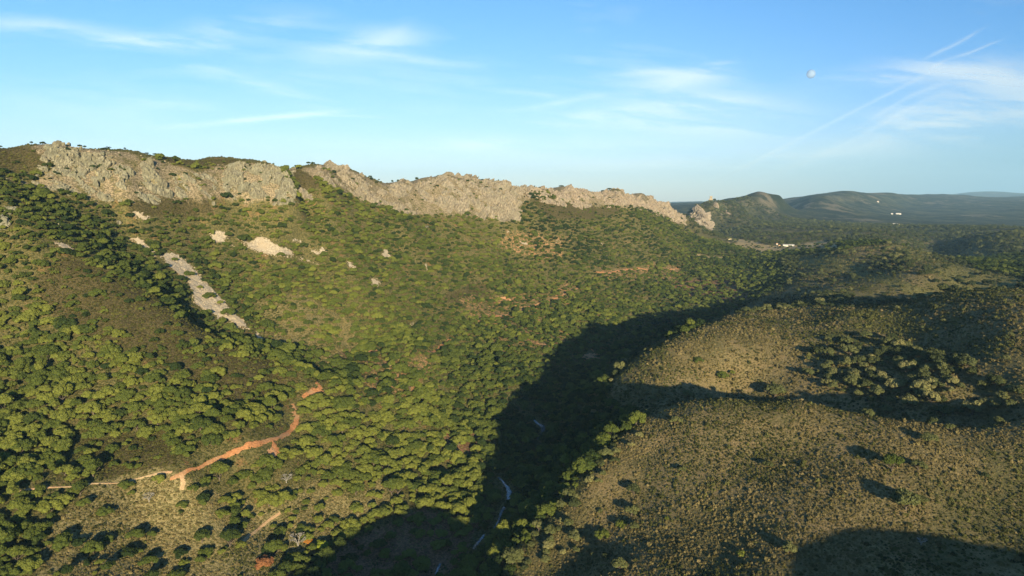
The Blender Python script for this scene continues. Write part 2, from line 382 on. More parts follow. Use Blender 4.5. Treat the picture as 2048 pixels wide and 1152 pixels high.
def ground_material():
    m, nb = material('hillside_ground')
    P = nb.node('ShaderNodeNewGeometry').outputs['Position']
    za = nb.node('ShaderNodeSeparateColor', {0: nb.node('ShaderNodeAttribute', attribute_name='zone_a').outputs['Color']}).outputs
    zb = nb.node('ShaderNodeSeparateColor', {0: nb.node('ShaderNodeAttribute', attribute_name='zone_b').outputs['Color']}).outputs
    zc = nb.node('ShaderNodeSeparateColor', {0: nb.node('ShaderNodeAttribute', attribute_name='zone_c').outputs['Color']}).outputs
    n1 = nb.noise(P, 0.9, 6, 0.7); n2 = nb.noise(P, 0.13, 5, 0.6); n3 = nb.noise(P, 0.02, 4, 0.55); n4 = nb.noise(P, 3.0, 3, 0.6)
    blot = nb.ramp(n1, 0.42, 0.58)
    base = nb.mix(blot, (0.070, 0.070, 0.025), (0.165, 0.140, 0.056))          # undergrowth on the wooded slope
    base = nb.mix(nb.m('MULTIPLY', nb.ramp(n2, 0.55, 0.7), 0.6), base, (0.24, 0.13, 0.06))
    dry = nb.mix(blot, (0.108, 0.094, 0.038), (0.245, 0.192, 0.090))            # dry scrub hills
    dry = nb.mix(nb.ramp(n2, 0.42, 0.68), dry, nb.mix(nb.ramp(n4, .4, .6), (0.30, 0.215, 0.110), (0.165, 0.130, 0.056)))
    dry = nb.mix(nb.m('MULTIPLY', nb.ramp(n3, 0.46, 0.60), 0.65), dry, (0.082, 0.082, 0.032))
    gp = nb.mix(blot, (0.11, 0.105, 0.035), (0.21, 0.185, 0.07))
    he = nb.mix(blot, (0.050, 0.044, 0.018), (0.115, 0.092, 0.040))
    red = nb.mix(nb.m('MULTIPLY', nb.ramp(nb.noise(P, 0.35, 5, .65), 0.50, 0.58), 0.85), base, (0.36, 0.20, 0.10))
    brn = nb.mix(blot, (0.12, 0.075, 0.042), (0.25, 0.145, 0.08))
    rock = nb.mix(blot, (0.12, 0.10, 0.06), (0.34, 0.27, 0.17))
    c = nb.mix(za[0], base, dry)
    c = nb.mix(za[1], c, he); c = nb.mix(za[2], c, nb.mix(blot, (0.12, 0.11, 0.042), (0.29, 0.235, 0.11)))
    c = nb.mix(zb[0], c, red); c = nb.mix(zb[1], c, brn); c = nb.mix(zc[0], c, gp)
    c = nb.mix(nb.m('MULTIPLY', zb[2], nb.ramp(n2, .3, .55)), c, rock)
    c = nb.mix(zc[1], c, nb.mix(n2, (0.30, 0.22, 0.10), (0.42, 0.32, 0.17)))
    # far country: dark woods deepened in colour for cloud shade, broken by pale stubble
    r = nb.node('ShaderNodeVectorMath', {0: P}, operation='LENGTH').outputs['Value']
    mpf = nb.node('ShaderNodeMapping', {'Vector': P, 'Scale': (1, 0.5, 1)}).outputs[0]
    f1 = nb.noise(mpf, 0.014, 8, 0.72); f2 = nb.noise(mpf, 0.004, 5, 0.6)
    far = nb.mix(nb.ramp(f1, 0.42, 0.62), (0.018, 0.026, 0.014), (0.075, 0.075, 0.036))
    near_far = nb.mix(nb.ramp(nb.noise(P, 0.05, 6, .7), .42, .6), (0.045, 0.046, 0.022), (0.125, 0.108, 0.050))
    far = nb.mix(nb.ramp(r, 3400.0, 1500.0), far, near_far)
    far = nb.mix(nb.m('MULTIPLY', nb.ramp(f2, 0.53, 0.62), nb.ramp(f1, .46, .56)), far, (0.15, 0.125, 0.08))
    c = nb.mix(nb.m('MULTIPLY', nb.ramp(r, 1250.0, 2000.0), nb.m('MULTIPLY', nb.m('SUBTRACT', 1.0, zc[1]), nb.m('MULTIPLY_ADD', nb.m('MULTIPLY', zb[2], nb.ramp(n2, .4, .6)), -0.35, 1.0))), c, far)
    h = nb.m('ADD', nb.m('MULTIPLY', n1, 1.2), nb.m('MULTIPLY', n4, 0.35))
    finish(nb, c, 0.95, h, 0.9, 0.9, 0.05)
    return m
gme, _nv = build_ground()
link('ground', gme, ground_material(), kind='structure')
print('ground verts', _nv)
# ------------------------------------------------------------------ cirrus: a thin sheet far beyond everything, lit by the sun
WISPS = [(100, 58, 120, 13, 5, .42), (345, 91, 110, 11, 2, .85), (270, 88, 70, 5, 6, .5), (500, 55, 110, 26, -8, .24),
         (750, 86, 85, 20, -8, .34), (770, 75, 34, 16, -38, .2), (820, 116, 90, 6, 6, .34), (350, 211, 70, 9, 5, .38),
         (540, 236, 120, 4.5, -5, .62), (700, 228, 60, 2, 0, .3), (1060, 185, 50, 4, 6, .3), (560, 180, 130, 12, 14, .22),
         (1400, 147, 70, 17, -10, .75), (1320, 144, 50, 6, -3, .42), (1450, 122, 22, 3, -4, .45), (1350, 172, 22, 7, -30, .35),
         (1460, 210, 120, 22, 3, .66), (1300, 212, 160, 10, -6, .42), (1370, 245, 170, 20, 4, .40), (1150, 195, 90, 5, -8, .25),
         (1820, 148, 110, 14, -2, .60), (1760, 163, 60, 8, 4, .5), (1950, 150, 90, 24, 8, .80), (2050, 165, 90, 28, 2, .80),
         (1915, 85, 42, 3.0, -27, .6), (1960, 98, 45, 2.2, -17, .4), (1872, 130, 20, 3, -25, .4),
         (1690, 232, 170, 3.2, -27, .42), (1790, 205, 55, 4, -27, .3), (1740, 250, 160, 6, -24, .28),
         (1850, 225, 90, 24, -12, .35), (1980, 230, 160, 34, -8, .85), (1800, 262, 120, 8, -14, .28), (2020, 205, 80, 10, 0, .3),
         (1500, 310, 280, 14, -4, .22), (960, 285, 60, 9, -6, .22), (1100, 285, 380, 26, 0, .16), (1850, 180, 30, 5, -20, .4)]
def build_clouds():
    na, ne = 1250, 400
    ta_ = np.linspace(-0.95, 0.95, na); te_ = np.linspace(-0.01, 0.42, ne)
    X, Y = np.meshgrid(ta_, te_); x = X.ravel(); y = Y.ravel()
    wx = x + 0.03 * fbm(x * 5, y * 9, 70, 4); wy = y + 0.008 * fbm(x * 4, y * 9, 75, 4)
    def fibre(ang, sx, sy, k):
        c, s_ = math.cos(ang), math.sin(ang)
        a = wx * c + wy * s_; b = -wx * s_ + wy * c
        n = 0.5 + 0.5 * fbm(a * sx, b * sy, k, 6, 0.62) * 1.6
        return n
    fa = fibre(-0.10, 7, 60, 80); fb = fibre(0.28, 9, 55, 90)
    den = sstep(0.50, 0.95, 0.5 + 0.5 * fbm(wx * 1.8, wy * 7, 95, 5, .6) * 1.7) * sstep(.25, .8, fa) * 0.20
    den = den + 0.10 * sstep(0.22, 0.02, y) * (0.6 + 0.4 * fa)
    for (u, v, L, T, ang, s0) in WISPS:
        a0, e0 = sky_dir(u, v); r = math.radians(-ang); c, s_ = math.cos(r), math.sin(r)
        px, py = (x, y) if (T < 5 and L > 100) else (wx, wy)
        dx_ = px - a0; dy_ = py - e0
        p = (dx_ * c + dy_ * s_) * FPX / L; q = (-dx_ * s_ + dy_ * c) * FPX / T
        tail = np.where(p > 0, 1.0, 0.75)
        g = np.exp(-np.abs(p * tail) ** 2.2 - np.abs(q) ** 1.7)
        f = fa if abs(ang) < 15 else fb
        lo = 0.15 if T > 6 else 0.5
        den = den + s0 * g * (lo + (1 - lo) * sstep(0.2, 0.75, f)) * 1.05
    den = 0.62 * (1 - np.exp(-den * 1.0))
    ln = np.sqrt(1 + x * x + y * y); R = 52000.0
    V = np.stack([x / ln * R, R / ln, y / ln * R + ZC], 1)
    i = np.arange(ne - 1)[:, None] * na; j = np.arange(na - 1)[None]
    F = np.stack([i + j, i + j + 1, i + na + j + 1, i + na + j], -1).reshape(-1, 4)
    F = F[den[F].max(1) > 0.012]
    used = np.unique(F); remap = np.zeros(len(V), np.int64); remap[used] = np.arange(len(used))
    me = mesh_np('clouds', V[used], remap[F])
    a = me.color_attributes.new('cloud_cover', 'FLOAT_COLOR', 'POINT')
    d = den[used]; a.data.foreach_set('color', np.stack([d, d, d, np.ones_like(d)], 1).astype(np.float32).ravel())
    m, nb = material('cirrus')
    al = nb.node('ShaderNodeAttribute', attribute_name='cloud_cover').outputs['Fac']
    df = nb.node('ShaderNodeBsdfDiffuse', {'Color': CLOUD_C})
    tr = nb.node('ShaderNodeBsdfTransparent', {})
    mx = nb.node('ShaderNodeMixShader', {0: al, 1: tr.outputs[0], 2: df.outputs[0]})
    nb.node('ShaderNodeOutputMaterial', {0: mx.outputs[0]})
    link('clouds', me, m, kind='structure')
CLOUD_C = (0.44, 0.485, 0.54)
build_clouds()

# the moon, a pale gibbous disc
def build_moon():
    R = 60000.0; d = Vector(px_dir(1622, 148)).normalized()
    bpy_v, bpy_f = ico(4)
    rad = R * 7.8 / FPX * 0.98
    me = mesh_np('moon', bpy_v * rad, bpy_f)
    m, nb = material('moon_surface')
    P = nb.node('ShaderNodeTexCoord').outputs['Object']
    n = nb.noise(P, 2.2 / rad, 4, .6)
    c = nb.mix(nb.ramp(n, .42, .62), (0.33, 0.40, 0.50), (0.24, 0.32, 0.45))
    df = nb.node('ShaderNodeBsdfDiffuse', {'Color': c})
    tr = nb.node('ShaderNodeBsdfTransparent', {})
    mx = nb.node('ShaderNodeMixShader', {0: 0.40, 1: tr.outputs[0], 2: df.outputs[0]})
    nb.node('ShaderNodeOutputMaterial', {0: mx.outputs[0]})
    o = link('moon', me, m, label='pale waxing moon in the blue sky above the far plain', cat='moon')
    o.location = d * R + Vector((0, 0, ZC))
def ico(sub, r=1.0):
    import bmesh
    bm = bmesh.new(); bmesh.ops.create_icosphere(bm, subdivisions=sub, radius=r)
    V = np.array([v.co[:] for v in bm.verts]); F = np.array([[v.index for v in f.verts] for f in bm.faces]); bm.free()
    return V, F
build_moon()

# ------------------------------------------------------------------ rock
def rock_material(name, tint, lichen):
    m, nb = material(name)
    P = nb.node('ShaderNodeNewGeometry').outputs['Position']
    mp = nb.node('ShaderNodeMapping', {'Vector': P, 'Rotation': (0.25, 0.45, 0.6), 'Scale': (1, 1, 0.35)}).outputs[0]
    n1 = nb.noise(mp, 0.9, 7, 0.7); n2 = nb.noise(P, 0.12, 4, 0.6); n3 = nb.noise(mp, 3.5, 4, .6)
    t = np.array(tint)
    c = nb.mix(nb.ramp(n1, 0.34, 0.66), tuple(t * 0.42), tuple(t * 1.3))
    c = nb.mix(nb.m('MULTIPLY', nb.ramp(n2, .40, .65), 0.65), c, tuple(t * np.array((0.80, 0.86, 0.85))))
    lich = nb.m('MULTIPLY', nb.ramp(nb.noise(P, 0.16, 5, .68), 0.60, 0.68), nb.ramp(n1, .4, .6))
    c = nb.mix(nb.m('MULTIPLY', lich, lichen), c, (0.42, 0.32, 0.09))
    dk = nb.ramp(n3, 0.30, 0.42)
    c = nb.mix(nb.m('MULTIPLY_ADD', dk, 0.75, 0.25), tuple(t * 0.3), c)
    st = nb.noise(nb.node('ShaderNodeMapping', {'Vector': P, 'Scale': (0.5, 0.5, 0.07)}).outputs[0], 1.0, 5, .65)   # dark water streaks down the faces
    c = nb.mix(nb.m('MULTIPLY', nb.ramp(st, 0.52, 0.66), 0.6), c, tuple(t * 0.38))
    finish(nb, c, 0.95, nb.m('ADD', n1, nb.m('MULTIPLY', n3, .4)), 1.0, 1.2, 0.1)
    return m
ROCK_L = rock_material('lichen_rock', (0.255, 0.235, 0.165), 0.8)
ROCK_M = rock_material('tan_rock', (0.275, 0.235, 0.175), 0.35)
ROCK_R = rock_material('warm_rock', (0.295, 0.24, 0.18), 0.1)
DS = np.array([0.6, 0.8]); DN = np.array([0.8, -0.6])
BLK = np.array([[0.62, 0.30, -0.72], [0.55, -0.83, 0.10], [-0.57, -0.46, -0.68]])
BLK = np.linalg.qr(BLK.T)[0].T
def blocks(P, size, k, long=2.6):
    """faceted outward push, in units of the block size"""
    q = (P @ BLK.T) / size; q[:, 0] /= long
    F1, F2, R, D = worley(q, k)
    tilt = ((R - 0.5) * D).sum(1)
    crack = sstep(0.0, 0.10, F2 - F1)
    return R[:, 0] * 0.9 + tilt * 1.7 - 0.7 * (1 - crack)
def crag(poly, step, amp, mat, label, edge=2.2, seed=0, back=9.0, grow=0.0, jit=11.0):
    """a cliff: a finely faceted skin of rock standing out of the ridge flank"""
    poly = [(u, v) for u, v in poly]
    hv = hit([p[0] for p in poly], [p[1] for p in poly], 250, 2600)
    hv = hv[~np.isnan(hv[:, 0])]
    s = hv[:, :2] @ DS; t = hv[:, :2] @ DN
    c = CREST @ DS; ct = CREST @ DN
    lo, hi = s.min() - 6, s.max() + 6
    sel = (c > lo - 60) & (c < hi + 60)
    t0 = min(t.min(), ct[sel].min() if sel.any() else t.min()) - back
    gs = np.arange(lo, hi, step); gt = np.arange(t0, t.max() + 5, step * 0.62)
    Sg, Tg = np.meshgrid(gs, gt); n, m_ = Sg.shape
    Sg = Sg.ravel(); Tg = Tg.ravel()
    x = Sg * DS[0] + Tg * DN[0]; y = Sg * DS[1] + Tg * DN[1]
    z = ground(x, y)
    u, v = project(x, y, z)
    ju = jit * fbm(x / 9, y / 9, 101 + seed, 3); jv = jit * fbm(x / 9, y / 9, 111 + seed, 3)
    ins = inpoly(u + ju, v + jv, poly)
    M = ins.reshape(n, m_).astype(float)
    k = max(1, int(edge / step / 1.2))
    for _ in range(3):                                     # soften the edge of the mask
        for ax in (0, 1):
            Q = np.cumsum(np.concatenate([np.zeros_like(np.take(M, [0], ax))] + [M], ax), ax)
            L = M.shape[ax]; a = np.clip(np.arange(L) - k, 0, L); b = np.clip(np.arange(L) + k + 1, 0, L)
            sh = [1, 1]; sh[ax] = L
            M = (np.take(Q, b, ax) - np.take(Q, a, ax)) / (b - a).reshape(sh)
    M = M.ravel()
    P = np.stack([x, y, z], 1)
    big = blocks(P, 9.0, 300 + seed, 2.4); mid = blocks(P, 3.6, 310 + seed, 2.6); sm = blocks(P, 1.5, 320 + seed, 2.2)
    patch = 0.5 + 0.5 * fbm(x / 16, y / 16, 330 + seed, 4) * 1.5
    e = sstep(0.12, 0.75, M)
    push = amp * (1.5 * big + 0.58 * mid + 0.24 * sm + 0.5 * patch - 0.95) * e + grow * e
    bare = sstep(0.32, 0.50, patch + 0.18 * big + 0.1)
    push = push * bare - (1 - e) * 2.2 - (1 - bare) * 1.2
    out = np.array([DN[0] * 0.62, DN[1] * 0.62, 0.66])
    V = P + push[:, None] * out
    i = np.arange(n - 1)[:, None] * m_; j = np.arange(m_ - 1)[None]
    F = np.stack([i + j, i + j + 1, i + m_ + j + 1, i + m_ + j], -1).reshape(-1, 4)
    F = F[(e[F].max(1) > 0.02)][:, ::-1]
    used = np.unique(F); remap = np.zeros(len(V), np.int64); remap[used] = np.arange(len(used))
    V = V[used]; ctr = V.mean(0); ctr[2] = V[:, 2].min()
    me = mesh_np('rock_crag', V - ctr, remap[F], smooth=False)
    o = link('rock_crag', me, mat, label=label, cat='crag')
    o.location = Vector(ctr) + Vector((0, 0, ZC))
    return len(V)
def wooded_rock():
    m, nb = material('wooded_rock')
    P = nb.node('ShaderNodeNewGeometry').outputs['Position']
    n = nb.noise(P, 0.11, 6, .7); n2 = nb.noise(P, 0.035, 4, .6)
    c = nb.mix(nb.ramp(n, .4, .6), (0.028, 0.040, 0.016), (0.085, 0.09, 0.035))
    c = nb.mix(nb.ramp(n2, .52, .62), c, nb.mix(n, (0.12, 0.10, 0.08), (0.26, 0.21, 0.16)))
    finish(nb, c, .95, n, 1.0, 6.0); return m
WOODROCK = wooded_rock()
CRAGS = [
 ([(62,372),(75,330),(82,300),(100,286),(120,279),(140,286),(155,300),(165,330),(180,352),(196,372),(200,405),(150,392),(110,384)], .75, 3.4, ROCK_L, 'tall lichen-streaked summit crag at the left end of the ridge', 1, 0.2),
 ([(150,294),(178,302),(205,318),(240,330),(268,352),(262,366),(240,362),(262,392),(232,402),(200,398),(186,365),(168,325)], .75, 3.8, ROCK_L, 'leaning grey slab crag with a yellow streak, second from the left', 2, 0.6),
 ([(282,328),(300,322),(318,340),(335,352),(330,374),(345,395),(300,396),(288,372)], .75, 3.4, ROCK_L, 'narrow pointed crag between the leaning slab and the broken grey cliff', 3, 0.4),
 ([(345,342),(380,346),(402,352),(432,356),(438,380),(430,398),(380,396),(350,394)], .8, 3.0, ROCK_L, 'low broken grey cliff left of the pale fluted cliff', 4, 0.2),
 ([(440,342),(470,332),(520,326),(555,334),(580,350),(592,384),(606,402),(560,412),(500,404),(450,396),(442,370)], .85, 4.0, ROCK_L, 'pale fluted cliff with yellow lichen below the grassy rise', 5, 0.5),
 ([(628,345),(645,332),(668,328),(700,336),(722,350),(745,366),(790,395),(812,412),(838,424),(845,432),(800,424),(760,412),(720,396),(690,378),(650,364)], 1.1, 4.6, ROCK_M, 'long tan crag running down from a rounded summit, in the middle of the ridge', 6, 0.5),
 ([(838,360),(868,354),(900,350),(930,356),(980,362),(1010,366),(1050,374),(1066,392),(1040,404),(1046,424),(1034,444),(990,440),(940,432),(890,420),(850,404),(830,380)], 1.3, 5.0, ROCK_M, 'widest tan cliff of the ridge, with a pointed foot reaching into the oaks', 7, 0.5),
 ([(1040,370),(1075,376),(1110,384),(1140,374),(1180,378),(1190,396),(1160,406),(1110,398),(1060,392)], 1.7, 4.2, ROCK_R, 'low rounded crag on the skyline right of the widest cliff', 8, 0.5),
 ([(1180,384),(1215,380),(1250,380),(1288,386),(1305,400),(1300,420),(1250,412),(1200,412)], 2.0, 5.0, ROCK_R, 'bulky warm brown crag near the right end of the ridge', 9, 0.5),
 ([(1296,394),(1318,403),(1338,414),(1352,426),(1372,436),(1370,448),(1352,444),(1325,432),(1300,420)], 2.2, 5.5, ROCK_R, 'jagged last crag where the ridge drops into the gap', 10, 0.3),
 ([(-40,395),(0,400),(14,420),(22,446),(10,462),(-20,470)], .8, 3.0, ROCK_L, 'pale rock face half hidden in oaks at the left edge', 11, 0.4),
]
CRAGS += [
 ([(200,300),(225,305),(232,318),(215,322),(202,312)], .8, 2.6, ROCK_L, 'little crag near the skyline between the summit crag and the leaning slab', 12, .6),
 ([(398,348),(425,350),(442,366),(436,380),(415,372)], .8, 2.4, ROCK_L, 'small stepped outcrop at the upper left of the pale fluted cliff', 13, .5),
 ([(262,384),(300,392),(330,404),(320,412),(280,402)], .8, 2.2, ROCK_L, 'low broken ledge at the foot of the leaning grey slab', 14, .4),
 ([(570,332),(586,326),(600,334),(592,346),(574,344)], .9, 3.0, ROCK_M, 'single squat rock on the skyline before the rounded summit', 15, .6),
 ([(596,372),(618,384),(640,400),(622,404),(600,396)], .9, 2.4, ROCK_M, 'broken rock steps right of the pale fluted cliff', 16, .5),
 ([(775,372),(800,362),(826,366),(820,392),(796,398),(780,388)], 1.2, 3.0, ROCK_M, 'brown rock steps in the saddle between the two long cliffs', 17, .4),
 ([(1070,392),(1110,398),(1150,404),(1190,410),(1170,418),(1110,412),(1075,404)], 1.7, 3.0, ROCK_R, 'thin broken ledge under the low rounded crag', 18, .4),
 ([(40,352),(70,362),(100,378),(90,386),(60,378)], .8, 2.4, ROCK_L, 'low pale ledge at the lower left of the summit crag', 19, .5),
]
nr = 0
for (poly, step, amp, mat, lab, sd, gr) in CRAGS:
    nr += crag(poly, step, amp, mat, lab, seed=sd, grow=gr, jit=4.0 if sd >= 11 else 11.0)
print('crag verts', nr)

def pinnacle(u0, u1, vtop, vbot, Y, mat, name, label, cat, depth=1.0, lean=0.0, seed=0, shape=None, amp=0.12):
    """free-standing rock built in rings, from its foot to its top"""
    A = at(u0, vbot, Y); B = at(u1, vbot, Y); T = at((u0 + u1) / 2 + lean, vtop, Y)
    w = (B[0] - A[0]) / 2; H = T[2] - A[2]; cx = (A[0] + B[0]) / 2
    nr_, na_ = 46, 96
    hh = np.linspace(0, 1, nr_); th = np.linspace(0, 2 * np.pi, na_, endpoint=False)
    prof = shape or (lambda h: (1 - h ** 1.6) ** 0.75 * 0.98 + 0.02)
    pr = np.array([prof(h) for h in hh])
    Hh, Th = np.meshgrid(hh, th, indexing='ij'); Pr = np.repeat(pr[:, None], na_, 1)
    X = Pr * w * np.cos(Th) + (T[0] - cx) * Hh; Yy = Pr * w * depth * np.sin(Th); Z = Hh * H
    P = np.stack([X.ravel(), Yy.ravel(), Z.ravel()], 1)
    sc = w * 0.33
    d = blocks(P + 1000 + seed * 77, sc, 400 + seed, 3.0) * 0.8 + blocks(P + 500, sc * 0.4, 410 + seed, 2.5) * 0.35
    nrm = np.stack([np.cos(Th).ravel(), np.sin(Th).ravel(), np.full(P.shape[0], 0.35)], 1)
    P = P + nrm * (d * w * amp * 2.2 * np.clip(Pr.ravel() * 3, .2, 1))[:, None]
    P[:, 2] -= H * 0.12
    V = np.vstack([P, [[T[0] - cx, 0, H * 1.0 - H * .1]]])
    i = np.arange(nr_ - 1)[:, None] * na_; j = np.arange(na_)[None]; j2 = (j + 1) % na_
    F = np.stack([i + j, i + j2, i + na_ + j2, i + na_ + j], -1).reshape(-1, 4)
    k = (nr_ - 1) * na_
    Tt = np.stack([k + j[0], k + j2[0], np.full(na_, len(V) - 1)], 1)
    o = link(name, mesh_np(name, V, [F, Tt], smooth=False), mat, label=label, cat=cat)
    o.location = (cx, Y, A[2] + ZC)
    return o, Vector((T[0], Y, T[2] + ZC))
pinnacle(1367, 1427, 402, 468, 1960, ROCK_R, 'rock_tower', 'great pale rock wall on the far side of the gap, split by dark clefts', 'crag', 1.3, -2, 1, lambda h: (1 - h ** 1.35) ** 0.85 * .98 + .02)
_, PEAK = pinnacle(1386, 1464, 395.5, 432, 2080, WOODROCK, 'rock_peak', 'wooded rock peak carrying the small castle tower', 'crag', 1.4, -3, 2, lambda h: (1 - h) ** 0.72, 0.08)
pinnacle(1425, 1437, 401, 424, 2040, ROCK_R, 'rock_pillar', 'pale upright rock pillar just right of the castle peak', 'crag', 1.5, 0, 3, lambda h: (1 - h ** 3) ** 0.6 * .98 + .02)
pinnacle(1340, 1368, 420, 450, 1440, ROCK_R, 'rock_tower', 'small toothed rock on the near side of the gap', 'crag', 1.5, -4, 4, lambda h: (1 - h ** 1.8) ** 0.8)

def boulder(u, v, wpx, mat, label, seed, hz=0.8):
    p = hit([u], [v], 60, 2500)[0]
    r = wpx / FPX * np.linalg.norm(p) / 2
    V, F = ico(4); d = blocks(V * 3 + seed * 11, 1.4, 500 + seed, 1.4)
    V = V * (0.85 + 0.30 * d)[:, None] * r * np.array([1, .9, hz])
    o = link('boulder', mesh_np('boulder', V, F, smooth=False), mat, label=label, cat='boulder')
    o.location = (p[0], p[1], p[2] + ZC + r * .15)
boulder(21, 424, 20, ROCK_L, 'round pale boulder near the left edge, above the others', 1)
boulder(120, 452, 10, ROCK_L, 'small pale boulder among dark oaks right of the left edge', 2)
boulder(6, 450, 22, ROCK_L, 'tall pale boulder cut by the left edge of the picture', 3, 1.4)
boulder(427, 409, 7, ROCK_L, 'tiny upright stone below the broken grey cliff', 4, 1.5)
boulder(238, 446, 9, ROCK_L, 'small grey boulder in the wood under the summit crag', 5)
# ------------------------------------------------------------------ foliage
def foliage_material(name, dark, mid, light, spread=1.0):
    m, nb = material(name)
    t = nb.node('ShaderNodeAttribute', attribute_name='tint', attribute_type='INSTANCER').outputs['Fac']
    P = nb.node('ShaderNodeNewGeometry').outputs['Position']
    n = nb.noise(P, 1.1, 3, 0.6)
    f = nb.m('ADD', t, nb.m('MULTIPLY', nb.m('SUBTRACT', n, 0.5), 0.9 * spread))
    c = nb.mix(nb.ramp(f, 0.0, 0.5), dark, mid)
    c = nb.mix(nb.ramp(f, 0.45, 1.0), c, light)
    d = nb.node('ShaderNodeBsdfDiffuse', {'Color': c})
    tl = nb.node('ShaderNodeBsdfTranslucent', {'Color': c})
    mx = nb.node('ShaderNodeMixShader', {0: 0.18, 1: d.outputs[0], 2: tl.outputs[0]})
    nb.node('ShaderNodeOutputMaterial', {0: mx.outputs[0]})
    return m
OAK = foliage_material('oak_leaves', (0.026, 0.042, 0.015), (0.077, 0.099, 0.023), (0.150, 0.166, 0.035))
OLIVE = foliage_material('dusty_oak_leaves', (0.045, 0.056, 0.024), (0.105, 0.115, 0.045), (0.200, 0.190, 0.080))
SCRUBD = foliage_material('dry_scrub', (0.092, 0.082, 0.032), (0.155, 0.130, 0.055), (0.235, 0.188, 0.088))
SCRUBG = foliage_material('green_scrub', (0.036, 0.042, 0.016), (0.078, 0.082, 0.028), (0.140, 0.138, 0.045))
HEATH = foliage_material('heath_scrub', (0.040, 0.040, 0.015), (0.074, 0.074, 0.024), (0.115, 0.112, 0.034))
DEAD = foliage_material('dead_leaves', (0.09, 0.042, 0.020), (0.23, 0.105, 0.048), (0.33, 0.155, 0.068))
GOLD = foliage_material('orange_leaves', (0.17, 0.08, 0.02), (0.34, 0.155, 0.035), (0.42, 0.20, 0.05))
LIME = foliage_material('lime_leaves', (0.10, 0.13, 0.02), (0.20, 0.24, 0.03), (0.28, 0.30, 0.04))
def bark_material(name, c0, c1):
    m, nb = material(name)
    P = nb.node('ShaderNodeNewGeometry').outputs['Position']
    n = nb.noise(P, 4.0, 4, .6)
    finish(nb, nb.mix(nb.ramp(n, .35, .65), c0, c1), 0.95, n, .6, .1)
    return m
BARK = bark_material('bark', (0.07, 0.055, 0.04), (0.14, 0.115, 0.09))
PALE = bark_material('bleached_wood', (0.17, 0.16, 0.14), (0.33, 0.31, 0.28))

def cards(C, N, size, rng, elong=1.3):
    """leaf-spray cards at points C facing roughly N"""
    n = len(C)
    N = N + rng.normal(0, 0.75, (n, 3)); N /= np.linalg.norm(N, axis=1)[:, None]
    a = np.cross(N, rng.normal(0, 1, (n, 3))); a /= np.linalg.norm(a, axis=1)[:, None]
    b = np.cross(N, a)
    s = size * rng.uniform(0.6, 1.3, (n, 1))
    V = np.stack([C - a * s * elong - b * s * .3, C + b * s * .9 - a * s * .1, C + a * s * elong + b * s * .2, C - b * s * .8 + a * s * .15], 1).reshape(-1, 3)
    F = np.arange(4 * n).reshape(n, 4)
    return V, F
def crown_mesh(name, seed, ncard, size, lobes=9, flat=0.72, low=0.12, core=True, wide=1.0, tall=1.0):
    rng = np.random.default_rng(seed)
    L = []
    for i in range(lobes):
        a = 2.4 * i + rng.uniform(0, 1.0); r = 0.68 * math.sqrt((i + .3) / lobes) * wide
        hz = 0.80 * tall * math.sqrt(max(0.05, 1 - (r / .9) ** 2)) + rng.uniform(-.16, .16)
        L.append((r * math.cos(a), r * math.sin(a), max(0.20, hz) + low, rng.uniform(0.19, 0.36)))
    L = np.array(L)
    w = L[:, 3] ** 2; pick = rng.choice(len(L), ncard, p=w / w.sum())
    d = rng.normal(0, 1, (ncard, 3)); d[:, 2] = np.where(d[:, 2] < -0.3, -d[:, 2], d[:, 2]); d /= np.linalg.norm(d, axis=1)[:, None]
    rad = L[pick, 3] * rng.uniform(0.80, 1.12, ncard)
    C = L[pick, :3] + d * rad[:, None] * np.array([1, 1, flat])
    out = C - np.array([0, 0, 0.25])
    N = d * 0.8 + out / np.linalg.norm(out, axis=1)[:, None] * 0.4
    V, F = cards(C, N, size, rng)
    if core:
        iv, if_ = ico(2)
        for k, l in enumerate(L):
            q = iv * (1 + 0.16 * np.sin(iv[:, [0]] * 7 + k) * np.cos(iv[:, [1]] * 6 + k * 2)) * l[3] * 0.86 * np.array([1, 1, flat]) + l[:3]
            F3 = if_ + len(V); V = np.vstack([V, q])
            Fc = F3 if k == 0 else np.vstack([Fc, F3])
        return mesh_np(name, V, [F, Fc], smooth=False)
    return mesh_np(name, V, F, smooth=False)
def limb(V, F, a, b, r0, r1, n=6):
    a = np.array(a, float); b = np.array(b, float); d = b - a; d /= np.linalg.norm(d)
    p = np.cross(d, (0.3, 0.9, 0.1)); p /= np.linalg.norm(p); q = np.cross(d, p)
    th = np.linspace(0, 2 * np.pi, n, endpoint=False); k = len(V)
    for c, r in ((a, r0), (b, r1)):
        for t in th: V.append(c + (p * math.cos(t) + q * math.sin(t)) * r)
    for i in range(n): F.append((k + i, k + (i + 1) % n, k + n + (i + 1) % n, k + n + i))
